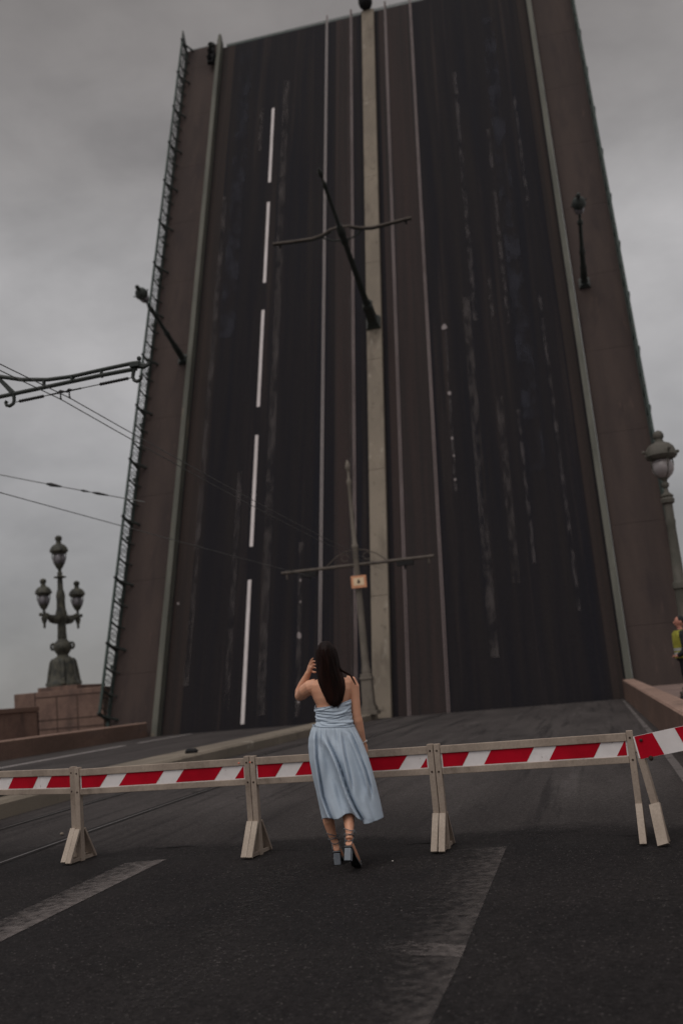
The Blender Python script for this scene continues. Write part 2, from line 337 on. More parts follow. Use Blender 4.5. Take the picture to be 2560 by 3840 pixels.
# road paint
MT['pA'] = worn('worn_paint_lane', (.23, .20, .19), scale=15, lo=.15, hi=.85, amount=.66, edge=('X', -4.45, -3.9))
MT['pB'] = worn('worn_paint_arrow', (.20, .174, .165), scale=15, lo=.22, hi=.95, amount=.5, edge=('X', -1.30, -.80))
MT['pC'] = worn('faint_paint', (.11, .098, .095), scale=22, lo=.48, hi=.85, amount=.35)
MT['pD'] = worn('line_paint', (.42, .38, .37), scale=4, lo=.2, hi=.4, amount=.95)
MT['pE'] = worn('line_paint_thin', (.17, .152, .148), scale=3, lo=.2, hi=.5, amount=.85)
def poly_mark(pts, m, dz=.006, name='road_marking'):
    o = MB().add([(x, y, zr(y)+dz) for x, y in pts], [tuple(range(len(pts)))]).build(name, m); o['kind'] = 'structure'; return o
poly_mark(((-3.84, 8.62), (-4.2, 8.52), (-4.24, 5), (-4.28, 1), (-3.9, 1), (-3.87, 5)), MT['pA'])
poly_mark(((-.81, 8.42), (-1.30, 8.36), (-1.36, 5.2), (-1.36, 4.2), (-.85, 4.2), (-.82, 5.2)), MT['pB'])
poly_mark(((-.815, 5.62), (-1.35, 5.82), (-1.42, 5.55), (-.815, 5.42)), MT['pB2'] if 'pB2' in MT else worn('worn_paint_bar', (.22, .19, .18), scale=26, lo=.30, hi=.8, amount=.5, edge=('X', -1.42, -.95)), dz=.010)
poly_mark(((-2.0, 5.75), (-2.4, 5.72), (-2.42, 4.6), (-2.1, 4.6)), MT['pC'])
poly_mark(((-2.35, 8.2), (-2.6, 8.2), (-2.5, 5.9), (-2.2, 5.9)), MT['pC'])
strip(.78, .90, 3, 20, .006, 'road_marking', MT['pE'], taper=(.90, 1.0)); strip(.90, 1.0, 20, 36, .006, 'road_marking', MT['pE'], taper=(1.0, 1.07))
strip(-14.75, -14.55, 17.0, 31.2, .006, 'road_marking', MT['pD'], taper=(-15.3, -15.1))
strip(-15.32, -15.15, 32.3, 37.3, .006, 'road_marking', MT['pD'], taper=(-15.4, -15.25))
strip(-10.9, -10.8, 12, 37, .005, 'road_marking', MT['pC'])
strip(.2, .3, 6.3, 8.6, .006, 'road_marking', MT['pC'])
def crack(pts, w, seed):
    rr = random.Random(seed); vs = []; n = 46
    for i in range(n+1):
        t = i/n*(len(pts)-1); k = min(int(t), len(pts)-2); f = t-k
        x = pts[k][0]+(pts[k+1][0]-pts[k][0])*f; y = pts[k][1]+(pts[k+1][1]-pts[k][1])*f
        y += .05*noise.noise(Vector((x*2.3, seed, 0)))+.025*noise.noise(Vector((x*9, seed, 2)))
        h = w*max(.08, .5+1.1*noise.noise(Vector((x*3.1, seed, 5))))*min(1, i/4, (n-i)/4)+.0004
        vs += [(x, y-h, zr(y)+.0055), (x, y+h, zr(y)+.0055)]
    o = MB().add(vs, [(2*i, 2*i+2, 2*i+3, 2*i+1) for i in range(n)]).build('road_crack', MT['crack']); o['kind'] = 'structure'
MT['crack'] = mat('crack_dark', (.006, .0055, .0055), .95)
crack([(-4.45, 9.22), (-3.62, 9.2)], .016, 1.3); crack([(-2.5, 8.72), (-1.75, 8.75)], .010, 2.7); crack([(-1.7, 8.72), (-1.45, 8.75)], .014, 3.1)
crack([(-1.15, 8.95), (-.2, 8.95)], .011, 4.9); crack([(-.15, 8.72), (.75, 8.55)], .012, 6.2); crack([(-3.4, 8.8), (-2.6, 8.75)], .006, 7.7)
crack([(-1.0, 8.9), (-1.12, 8.6)], .006, 8.8); crack([(-6.6, 9.75), (-5.3, 9.6)], .008, 9.4)
def joint():
    b = MB()
    b.b2(XL, XR, 37.35, 37.5, zr(37)-.1, zr(37)+.010)
    for i in range(92): b.b2(XL+.2*i, XL+.2*i+.12, 37.49, 37.68, zr(37)-.1, zr(37)+.010)
    o = b.build('road_joint', MT['jointsteel']); o['kind'] = 'structure'
MT['jointsteel'] = mat('joint_steel', (.05, .042, .04), .6, (.03, .026, .025), 2, spec=.4)
joint()
# median strip
def median():
    b = MB(); n = 26
    for i in range(n):
        y0 = -10+47.4*i/n; y1 = -10+47.4*(i+1)/n-.012; rings = []
        for y in (y0, y1):
            k = (y+10)/47.4; xr = -7.68-.17*k; xl = -8.72-.10*k; z = zr(y)
            rings.append([(xl, y, z-.1), (xr, y, z-.1), (xr, y, z+.19), (xr-.05, y, z+.235), (xl+.05, y, z+.235), (xl, y, z+.19)])
        b.loft([[Vector(p) for p in r] for r in rings])
    o = b.build('median_strip', MT['median']); o['kind'] = 'structure'
median()
# kerbs and pavements
def kerb(xin, xout, y0, y1, z0, z1, L, name):
    b = MB(); y = y0
    while y < y1-.01:
        e = min(y+L, y1); t = [(q-y0)/(y1-y0) for q in (y, e)]; rings = []
        for q, k in ((y, t[0]), (e-.015, t[1])):
            zt = z0+(z1-z0)*k; lo = zr(q)-.2
            s = .03 if xout > xin else -.03
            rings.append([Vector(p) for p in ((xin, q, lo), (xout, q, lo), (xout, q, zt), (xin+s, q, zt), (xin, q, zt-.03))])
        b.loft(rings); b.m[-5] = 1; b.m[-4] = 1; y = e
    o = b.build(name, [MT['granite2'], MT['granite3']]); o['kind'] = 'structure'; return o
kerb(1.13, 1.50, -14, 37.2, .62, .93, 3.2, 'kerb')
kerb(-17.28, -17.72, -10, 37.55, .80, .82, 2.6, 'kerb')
def pavement(x0, x1, y0, y1, z, name):
    b = MB(); ny = int((y1-y0)/1.5); w = (x1-x0)/2
    for i in range(ny):
        for j in range(2):
            b.b2(x0+w*j+.006, x0+w*(j+1)-.006, y0+(y1-y0)*i/ny+.006, y0+(y1-y0)*(i+1)/ny-.006, z-.25, z+random.uniform(-.003, .003))
    o = b.build(name, MT['pave']); o['kind'] = 'structure'
    return o
pavement(1.52, 4.2, -14, 36.4, .635, 'pavement'); pavement(-20.0, -17.74, -10, 37.4, .62, 'pavement')
# abutment below and the river
b = MB(); b.b2(-30, 8, -60, 37.6, -9, -.75); o = b.build('abutment', MT['granite']); tag(o, kind='structure')
b = MB().add([(-3000, -500, -8.5), (3000, -500, -8.5), (3000, 3500, -8.5), (-3000, 3500, -8.5)], [(0, 1, 2, 3)]); tag(b.build('water', MT['water']), kind='structure')

# ---------------------------------------------------------------- raised leaf
LO, LROT = (0, 38.0, .24), (R(70), 0, 0)
LM = Matrix.Translation(LO) @ Matrix.Rotation(R(70), 4, 'X')
LEN = 43.0
def leaf():
    t = empty('bridge_leaf', LO, LROT)
    tag(t, 'raised drawbridge leaf standing on end, dark roadway with tram rails and white dashes', 'drawbridge')
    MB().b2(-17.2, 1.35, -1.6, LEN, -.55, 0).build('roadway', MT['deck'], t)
    for x0, x1 in ((-9.75, -8.93), (-7.18, -6.84), (-6.70, -5.33)): MB().b2(x0, x1, -1.5, LEN-.01, -.2, .006).build('tram_bed', MT['trambed'], t)
    for x0, x1 in ((-16.85, -16.1), (-.15+.9, 1.2)): MB().b2(x0, x1, -1.5, LEN-.02, -.2, .008).build('gutter', MT['gutter'], t)
    for x in (-10.32, -8.84, -6.77, -5.27):
        r = MB().b2(x-.06, x-.02, -1.2, LEN+.7, .0, .04).b2(x+.025, x+.06, -1.2, LEN+.7, .0, .04).build('tram_rail', MT['rail_bright'] if x < -10 else MT['rail'], t)
        MB().b2(x-.02, x+.025, -1.2, LEN+.69, -.01, .018).build('groove', MT['groove'], r)
    b = MB(); s = -1.0
    while s < LEN-.1:
        e = min(s+6.0, LEN-.05); b.b2(-8.14, -7.42, s, e-.004, .0, .26); s = e
    b.build('median', MT['median'], t, bevel=.02)
    MB().ball((-7.85, LEN+.35, .5), (.42, .5, .5), 14).build('beacon', MT['black'], t, True)
    for x0, x1 in ((-17.15, -16.91), (1.27, 1.51)):
        b = MB(); s = -.4
        while s < LEN:
            e = min(s+5.4, LEN+.25); b.b2(x0, x1, s, e-.008, 0, .42); s = e
        sx = (x0+x1)/2
        b.add([(x0, LEN+.25, 0), (x1, LEN+.25, 0), (x1, LEN+.25, .42), (x0, LEN+.25, .42), (x0+.05, LEN+.75, .3), (x1-.05, LEN+.75, .3), (x1-.05, LEN+.75, .44), (x0+.05, LEN+.75, .44)],
              [(0, 1, 5, 4), (1, 2, 6, 5), (2, 3, 7, 6), (3, 0, 4, 7), (4, 5, 6, 7)])
        b.build('kerb_rail', MT['kerbsteel'], t)
    for x0, x1 in ((-19.15, -17.19), (1.55, 3.62)):
        b = MB(); s = -1.6
        while s < LEN-.05:
            e = min(s+4.3, LEN+.25); b.b2(x0, x1, s, e-.01, -.35, .16); s = e
        b.build('footway', MT['foot'], t)
        xo = x0 if x0 < -10 else x1; d = -.12 if x0 < -10 else .12
        b = MB().b2(min(xo, xo+d), max(xo, xo+d), -1.6, LEN+.1, -.7, .22)
        for k in range(15): b.b2(min(xo, xo+d*2), max(xo, xo+d*2), k*3.07-.08, k*3.07+.08, -.6, .24)
        b.build('edge_girder', MT['green2'], t)
    for s0, s1 in ((.2, 6.5), (8.1, 13.9), (15.5, 21.4), (23.2, 28.9), (30.4, 36.4)):
        MB().b2(-13.54, -13.39, s0, s1, -.05, .007).build('lane_marking', MT['white'], t)
    b = MB().b2(-16.7, 1.2, LEN-.25, LEN-.18, -.3, -.03)
    for i in range(139):
        x = -16.7+i*.1295
        b.b2(x, x+.07, LEN-.2, LEN+.32, -.3, -.02)
    b.build('comb_edge', MT['green2'], t)
    b = MB().b2(-19.05, -17.2, LEN-.05, LEN+.05, -.25, .09)
    for i in range(14): b.b2(-19.05+i*.13, -18.99+i*.13, LEN, LEN+.42, -.25, .1)
    b.build('comb_edge', MT['green2'], t)
    # worn wheel and paint streaks, painted lines mostly gone
    ws = worn('streak_paint', (.125, .11, .112), scale=2.6, lo=.40, hi=.66, stretch=(1.6, .5, 1), amount=.42)
    ws2 = worn('streak_faint', (.085, .073, .072), scale=2.0, lo=.36, hi=.66, stretch=(1.6, .4, 1), amount=.6)
    ws3 = worn('patch_faint', (.034, .034, .045), scale=1.2, lo=.42, hi=.66, stretch=(1, .5, 1), amount=.6)
    for i, (x, w, s0, s1, m) in enumerate(((-3.04, .2, 18.5, 36, ws), (-1.56, .15, 18, 31, ws), (-.03, .13, 25, 33.5, ws), (-.04, .13, 3.6, 19.5, ws), (-1.54, .13, 5.8, 13.2, ws), (-2.25, .14, 17.8, 21, ws), (-4.46, .12, 9.5, 18.8, ws),
                              (-12.72, .34, .5, 38.5, ws2), (-14.18, .22, .8, 12, ws2), (-14.16, .22, 33, 36.5, ws2), (-11.2, .2, .3, 8, ws2), (-9.0, .05, 0, 40, ws2), (-2.3, .3, 5, 14, ws2), (-3.4, .35, 2, 20, ws2), (-15.3, .8, 20, 42, ws3), (-16.0, .25, 2, 30, ws2), (-1.0, .7, 10, 40, ws3))):
        MB().add([(x-w/2, s0, .011+.0008*i), (x+w/2, s0, .011+.0008*i), (x+w/2, s1, .011+.0008*i), (x-w/2, s1, .011+.0008*i)], [(0, 1, 2, 3)]).build('worn_streak', m, t)
    for x, s, r in ((-4.49, 18.4, .15), (-11.2, 3.72, .11), (-16.65, 5.75, .06), (-4.46, 14.6, .09), (-4.47, 12.2, .06), (-4.44, 11.3, .05), (-4.45, 10.1, .06), (-11.17, .9, .05), (-11.2, 6.2, .05), (-11.18, 5.2, .05)):
        MB().add([(x+r*random.uniform(.7, 1.1)*math.cos(a), s+1.2*r*random.uniform(.7, 1.2)*math.sin(a), .027) for a in [k*.5236 for k in range(12)]], [tuple(range(12))]).build('paint_splash', MT['splash'], t)
MT['splash'] = mat('paint_splash', (.26, .225, .225), .8)
leaf()
# railings of the leaf
def railing(x, side, label, tip):
    t = empty('bridge_railing', LM @ Vector((x, 0, 0)), LROT)
    tag(t, label, 'railing', 'railings along the raised leaf')
    s0, s1 = .75, LEN+.1
    MB().b2(-.05, .05, s0, s1+.6, .98, 1.06).build('top_rail', MT['green2'], t)
    MB().b2(-.03, .03, s0, s1, .26, .31).build('bottom_rail', MT['green'], t)
    n = 14; pitch = (s1-s0)/n
    for i in range(n+1):
        s = s0+pitch*i; b = MB().b2(-.045, .045, s-.06, s+.06, .0, 1.08)
        if side < 0: b.ball((0, s, 1.12), .07, 8)
        if side < 0: b.beam((-side*.0, s, .8), (.40, s, .18), .09, .08, (0, 1, 0))
        b.build('post', MT['green'], t)
        for q in (pitch/3, 2*pitch/3):
            if i < n:
                b = MB().b2(-.035, .035, s+q-.035, s+q+.035, .1, 1.0)
                if side < 0: b.beam((0, s+q, .55), (.24, s+q, .17), .05, .05, (0, 1, 0))
                b.build('baluster', MT['green'] if side < 0 else MT['green2'], t)
    for i in range(n):
        a = s0+pitch*i+.05; w = pitch-.1; b = MB().b2(-.012, .012, a, a+w, .30, .325).b2(-.012, .012, a, a+w, .955, .98)
        for k in range(3):
            u0 = a+w*k/3; q = w/3
            for m_ in range(1, 4): b.beam((0, u0+q*m_/4, .3), (0, u0+q*m_/4, .98), .02, .02, (0, 1, 0))
            c = Vector((0, u0+q/2, .64)); pts = [c+Vector((0, .29*math.cos(a_), .29*math.sin(a_))) for a_ in [2*math.pi*j/14 for j in range(15)]]
            b.tube(pts, .014, 4, False)
            b.tube([c+Vector((0, .13*math.cos(a_), .13*math.sin(a_))) for a_ in [2*math.pi*j/10 for j in range(11)]], .014, 4, False)
        b.build('panel', MT['green'], t)
    if tip:
        MB().add([(-.04, LEN-.1, .0), (.04, LEN-.1, .0), (.04, LEN+1.0, 1.08), (-.04, LEN+1.0, 1.08), (-.04, LEN-.1, 1.05), (.04, LEN-.1, 1.05)], [(0, 1, 2, 3), (4, 5, 1, 0), (5, 4, 3, 2), (0, 3, 4), (1, 5, 2)]).build('end_plate', MT['green'], t)
railing(-19.2, -1, 'dark green openwork railing along the left edge of the raised leaf', True)
railing(3.68, 1, 'green railing along the right edge of the raised leaf, seen edge-on', False)

# ---------------------------------------------------------------- lamps
def street_lamp(H, m, glass, big=1.0):
    t = empty('street_lamp'); s = big
    MB().box((0, 0, .06), (.62*s, .62*s, .12)).box((0, 0, .17), (.5*s, .5*s, .1)).lathe([(.22*s, .2), (.2*s, .3), (.15*s, .42)], seg=12).build('base', m, t)
    zc = H-1.75
    MB().lathe([(.17*s, .4), (.2*s, .5), (.175*s, 1.0), (.19*s, 1.22), (.15*s, 1.3), (.14*s, 1.45)], seg=12).build('plinth', m, t, True)
    zr_ = zc*.58
    MB().lathe([(.14*s, 1.4), (.155*s, 1.5), (.14*s, 1.56), (.135*s, zr_-.14), (.17*s, zr_-.12), (.165*s, zr_), (.15*s, zr_+.03), (.125*s, zr_+.06), (.10*s, zc-.55), (.115*s, zc-.4), (.10*s, zc-.36), (.10*s, zc+.02)], seg=12).build('shaft', m, t, True)
    MB().lathe([(.10*s, zc-.02), (.15*s, zc+.02), (.16*s, zc+.1), (.13*s, zc+.14), (.15*s, zc+.19), (.06*s, zc+.27), (.045*s, zc+.36), (.085*s, zc+.42), (.09*s, zc+.47), (.05*s, zc+.53), (.1*s, zc+.62)], seg=12).build('collar', m, t, True)
    h = MB(); z = zc+.58
    for k in range(4):
        a = k*math.pi/2+.4; pts = [(math.cos(a)*r, math.sin(a)*r, z+zz) for r, zz in ((.06*s, 0), (.2*s, .12), (.28*s, .35), (.27*s, .5), (.32*s, .58))]
        h.tube(pts, .016*s, 5)
        h.ball((math.cos(a)*.43*s, math.sin(a)*.43*s, z+.66), .045*s, 6); h.beam((math.cos(a)*.28*s, math.sin(a)*.28*s, z+.58), (math.cos(a)*.43*s, math.sin(a)*.43*s, z+.66), .03, .03)
    g = h.build('lantern_frame', m, t)
    MB().ball((0, 0, z+.28), (.255*s, .255*s, .265*s), 18).build('globe', glass, t, True)
    MB().lathe([(.24*s, z+.46), (.33*s, z+.5), (.37*s, z+.56), (.36*s, z+.62), (.345*s, z+.66), (.31*s, z+.76), (.23*s, z+.84), (.12*s, z+.885), (.10*s, z+.92), (.09*s, z+.96), (.12*s, z+1.0), (.125*s, z+1.07), (.09*s, z+1.14), (.02*s, z+1.18)], seg=16).build('cap', m, t, True)
    return t
la = street_lamp(6.17, MT['lampgr'] if 'lampgr' in MT else mat('lamp_green_grey', (.105, .094, .08), .6, (.066, .064, .052), 3, (1, 1, .5), fine=.15), MT['globe'])
la.location = (2.27, 24.0, .635)
tag(la, 'tall lamp post with a pale round globe, standing behind the man in the vest', 'lamp post', 'single-globe lamp posts of the bridge')
lb = street_lamp(5.55, MT['green'], MT['globe2'], .8)
lb.location = LM @ Vector((-17.42, 18.9, .16)); lb.rotation_euler = LROT
tag(lb, 'dark lamp post sticking out from the left footway of the raised leaf', 'lamp post', 'single-globe lamp posts of the bridge')
lc = copy_tree(lb); lc.location = LM @ Vector((2.0, 19.4, .16))
tag(lc, 'dark lamp post sticking out from the right footway of the raised leaf', 'lamp post', 'single-globe lamp posts of the bridge')

# tram poles
def tram_pole(m, H, arm=True):
    t = empty('tram_pole')
    MB().box((0, 0, .07), (.68, .68, .14)).box((0, 0, .21), (.56, .56, .14)).box((0, 0, .32), (.48, .48, .1)).build('base', m, t, bevel=.01)
    MB().box((0, 0, .82), (.42, .42, .92), taper=.92).box((0, 0, 1.32), (.46, .46, .09)).box((0, 0, 1.42), (.40, .40, .12)).build('plinth', m, t, bevel=.015)
    MB().lathe([(.17, 1.46), (.185, 1.6), (.15, 1.7), (.14, 2.0), (.125, 4.0), (.105, 6.15), (.13, 6.2), (.13, 6.3), (.09, 6.36), (.075, H-.9), (.1, H-.85), (.1, H-.7), (.05, H-.6), (.05, H-.3)], seg=14).build('shaft', m, t, True)
    MB().lathe([(.04, H-.35), (.09, H-.25), (.11, H-.12), (.07, H), (.015, H+.12)], seg=10).build('finial', m, t, True)
    return t
def leaf_arm(m, m2, t, z, L=3.0):
    for s in (-1, 1):
        pts = [(s*.05, 0, z+.28), (s*.4, 0, z+.25), (s*.8, 0, z+.05), (s*1.3, 0, z-.06), (s*2.0, 0, z-.02), (s*2.7, 0, z+.04), (s*L, 0, z+.06)]
        a = MB().tube(pts, .05, 8).build('arm', m2, t, True)
        MB().tube([(p[0], p[1]-.0, p[2]-.12+.03*abs(p[0])/L) for p in pts[1:]], .035, 6).tube([(s*.08, 0, z-.5), (s*.4, 0, z-.42), (s*.75, 0, z-.22), (s*.9, 0, z-.05)], .035, 6).build('arm_brace', m, t, True)
        MB().lathe([(.03, -.26), (.06, -.2), (.03, -.14), (.06, -.1), (.03, 0)], (s*(L-.25), 0, z-.0), 8).build('insulator', MT['insul'], t)
    MB().lathe([(.12, z-.75), (.17, z-.6), (.14, z-.3), (.18, z-.1), (.17, z+.2), (.11, z+.4)], seg=10).build('bracket_boss', m, t, True)
MT['pole2'] = mat('pole_arm_paint', (.115, .095, .08), .6, (.08, .066, .056), 3)
tp = tram_pole(MT['green'], 9.5); leaf_arm(MT['green'], MT['pole2'], tp, 6.1)
tp.location = LM @ Vector((-7.78, 19.1, .26)); tp.rotation_euler = LROT
tag(tp, 'black tram wire pole with curved arms sticking out of the raised leaf', 'tram pole', 'tram wire poles along the median')
tq = tram_pole(MT['pole'], 9.5); tq.location = (-7.95, 36.45, .45)
tag(tq, 'pale tram wire pole with a level cross arm, standing on the median', 'tram pole', 'tram wire poles along the median')
MB().tube([(-2.95, 0, 5.55), (2.95, 0, 5.55)], .062, 8).build('cross_arm', MT['pole2'], tq, True)
for s in (-1, 1):
    MB().tube([(s*.08, 0, 6.12), (s*.4, 0, 6.08), (s*.8, 0, 5.9), (s*1.15, 0, 5.62)], .02, 6).tube([(s*.42+.14*math.cos(a), 0, 5.85+.14*math.sin(a)) for a in [k*.7 for k in range(9)]], .016, 5).build('scroll_bracket', MT['pole2'], tq, True)
    MB().box((s*1.85, 0, 5.40), (.62, .2, .17)).lathe([(.05, 5.18), (.03, 5.36)], (s*1.85, 0, 0), 8).build('insulator', MT['insul'], tq)
    MB().lathe([(.04, 5.3), (.03, 5.5)], (s*2.75, 0, 0), 6).build('hook', MT['pole2'], tq)
# small orange sign on it
t = empty('warning_sign', (-7.87, 36.22, 5.33)); tag(t, 'small orange-bordered square sign with a dark mark, fixed to the pole on the median', 'sign')
MB().box((0, 0, 0), (.58, .03, .46)).build('panel', MT['orange'], t, bevel=.01)
MB().box((0, -.018, .01), (.40, .006, .29)).build('face', MT['cream'], t)
MB().add([(-.07, -.024, -.01), (.0, -.024, -.08), (.07, -.024, -.01), (.03, -.024, .02), (.03, -.024, .09), (-.03, -.024, .09), (-.03, -.024, .02)], [(0, 1, 2, 3, 4, 5, 6)]).build('dark_mark', MT['insul'], t)
MB().box((0, .09, 0), (.08, .16, .1)).build('bracket', MT['insul'], t)
# near pole: stands just outside the frame, its right arm reaches in
tn = tram_pole(MT['green'], 9.5); tn.location = (-8.45, 12.7, .43)
tag(tn, 'near tram wire pole, its arm with curled hooks reaching in at the left edge', 'tram pole', 'tram wire poles along the median')
def near_arm():
    def P(x, z): return (x+8.45, 0, z-.43)
    for s in (1, -1):
        def Q(x, z): p = P(x, z); return (p[0]*s, p[1], p[2])
        up = [Q(x, z) for x, z in ((-8.35, 6.75), (-8.15, 6.58), (-7.909, 6.488), (-7.558, 6.385), (-7.133, 6.315), (-6.749, 6.30), (-6.274, 6.325), (-5.806, 6.345), (-5.66, 6.34))]
        lo = [Q(x, z) for x, z in ((-8.4, 6.16), (-7.919, 6.176), (-7.137, 6.209), (-6.277, 6.245), (-5.72, 6.255))]
        MB().tube(up, .031, 8).build('upper_bar', MT['green'], tn, True); MB().tube(lo, .033, 8).build('lower_bar', MT['green'], tn, True)
        for x, w in ((-7.19, .05), (-6.73, .09), (-6.27, .05)): MB().beam(Q(x, 6.21), Q(x, 6.31), .03, w, (0, 1, 0)).build('web', MT['green'], tn)
        b = MB().tube([Q(x, z) for x, z in ((-8.0, 6.5), (-7.911, 6.442), (-7.796, 6.313), (-7.70, 6.2))], [.02, .03, .035, .04], 6)
        b.build('arm_brace', MT['green'], tn)
        b = MB().beam(Q(-5.80, 6.30), Q(-5.66, 6.30), .05, .13, (0, 1, 0)).tube([Q(-5.69, 6.3), Q(-5.60, 6.27), Q(-5.535, 6.29), Q(-5.53, 6.33)], [.05, .04, .03, .025], 6).ball(Q(-5.675, 6.40), .035, 8).beam(Q(-5.675, 6.34), Q(-5.675, 6.40), .03, .03, (0, 1, 0))
        b.build('end_block', MT['green'], tn)
        MB().tube([Q(x, z) for x, z in ((-5.76, 6.25), (-5.785, 6.14), (-5.765, 6.085), (-5.728, 6.066), (-5.68, 6.075), (-5.655, 6.11), (-5.665, 6.14))], [.032, .026, .026, .028, .026, .026, .03], 7).build('hook', MT['green'], tn, True)
        MB().tube([Q(x, z) for x, z in ((-7.69, 6.22), (-7.682, 6.09), (-7.70, 6.035), (-7.757, 6.01), (-7.81, 6.03), (-7.825, 6.065), (-7.80, 6.09))], [.032, .026, .026, .028, .026, .026, .03], 7).build('hook', MT['green'], tn, True)
        b = MB(); b.tube([Q(-7.67, 6.055), Q(-5.77, 6.135)], .008, 5); b.build('span_wire', MT['wire'], tn)
        for xa, xb in ((-6.304, -5.854), (-7.60, -7.2)):
            pts = []; rad = []
            for i in range(23):
                k = i/22; x = xa+(xb-xa)*k; pts.append(Q(x, 6.055+(x+7.67)*.042)); rad.append(.027 if i % 2 else .018)
            MB().tube(pts, rad, 8).build('insulator', MT['insul'], tn)
        MB().tube([Q(-7.1, 6.08), Q(-6.6, 6.10)], .013, 6).build('rod', MT['insul'], tn)
        for x in (-6.93, -6.79):
            MB().tube([Q(x-.05, 6.08), Q(x, 6.105), Q(x+.05, 6.095)], [.015, .026, .015], 7).tube([Q(x, 6.10), Q(x, 6.0)], .012, 6).ball(Q(x, 5.995), .02, 7).build('wire_clamp', MT['insul'], tn)
near_arm()
# overhead wires
def wire(name, pts, r, label, cat='wire'):
    o = MB().tube(pts, r, 6).build(name, MT['wire'], None, True); return tag(o, label, cat, 'overhead wires on the left')
def sag(a, b, s, n=14):
    a = Vector(a); b = Vector(b); return [a.lerp(b, i/n)-Vector((0, 0, s*4*(i/n)*(1-i/n))) for i in range(n+1)]
wire('contact_wire', sag((-6.93, -9, 6.0), (-6.93, 12.7, 5.985), .10)+sag((-6.93, 12.7, 5.985), (-6.97, 36.4, 5.72), .14)[1:], .0085, 'left one of the two close tram wires clamped under the near arm')
wire('contact_wire', sag((-6.79, -9, 6.0), (-6.79, 12.7, 5.985), .10)+sag((-6.79, 12.7, 5.985), (-6.90, 36.4, 5.80), .10)[1:], .0085, 'right one of the two close tram wires clamped under the near arm')
wire('contact_wire', sag((-9.6, 8, 5.32), (-9.6, 36.4, 5.70), .03), .009, 'lowest thin wire at the left, dropping towards the foot of the raised leaf')
w4 = wire('stay_wire', sag((-14.07, 20, 7.5), (-8.98, 20, 5.9), .02), .010, 'slanting stay wire at the left with dark fittings, just above the lowest wire')
def fit(a, b, r):
    return MB().tube([a, Vector(a).lerp(Vector(b), .3), Vector(a).lerp(Vector(b), .7), b], [r*.5, r, r*.7, r*.4], 7).build('fitting', MT['insul'], w4)
P0, P1 = Vector((-14.07, 20, 7.5)), Vector((-8.98, 20, 5.9))
for a, b_, r in ((.535, .606, .045), (.70, .74, .028), (.757, .83, .034)): fit(P0.lerp(P1, a)-Vector((0, 0, .08*a*(1-a))), P0.lerp(P1, b_)-Vector((0, 0, .08*b_*(1-b_))), r)

# ---------------------------------------------------------------- granite pier and candelabra
t = empty('granite_pedestal', (-21.7, 38.6, 0)); tag(t, 'stepped pink granite pedestal carrying the three-lantern candelabra beside the leaf', 'pedestal')
MB().b2(-2.1, 2.02, 0, 3.4, -1, 2.42).build('body', MT['granite'], t, bevel=.03)
MB().b2(-2.14, 2.06, -.04, 3.44, 2.42, 2.50).build('coping', MT['granite'], t, bevel=.02) if 0 else None
MB().b2(-1.12, .72, .25, 2.6, 2.42, 2.60).build('lamp_plinth', MT['granite'], t, bevel=.02)
b = MB()
for x in (-1.1, -.1, .85): b.b2(x-.022, x+.022, -.008, .05, .65, 2.2 if x > -1 else 2.42)
for z in (2.18, 1.22, .85): b.b2(-1.1, 1.98, -.010, .05, z-.022, z+.022)
b.build('panel_joint', MT['joint'], t)
MB().b2(1.92, 2.0, -.5, .1, .3, 2.30).build('end_post', MT['green'], t) if 0 else None
t = empty('granite_parapet', (-20.3, 20, .4)); tag(t, 'low pink granite parapet wall running along the left pavement', 'parapet')
b = MB()
for i in range(10): b.b2(-.3, .3, -30+i*4.4, -30+(i+1)*4.4-.015, -.6, 1.22)
b.build('wall', MT['granite'], t, bevel=.02)
MB().b2(-.36, .36, -30, 14.04, 1.222, 1.40).build('coping', MT['granite2'], t, bevel=.02)
MB().b2(-.33, .33, 13.99, 14.03, -.6, 1.20).build('end_face', MT['joint'], t)

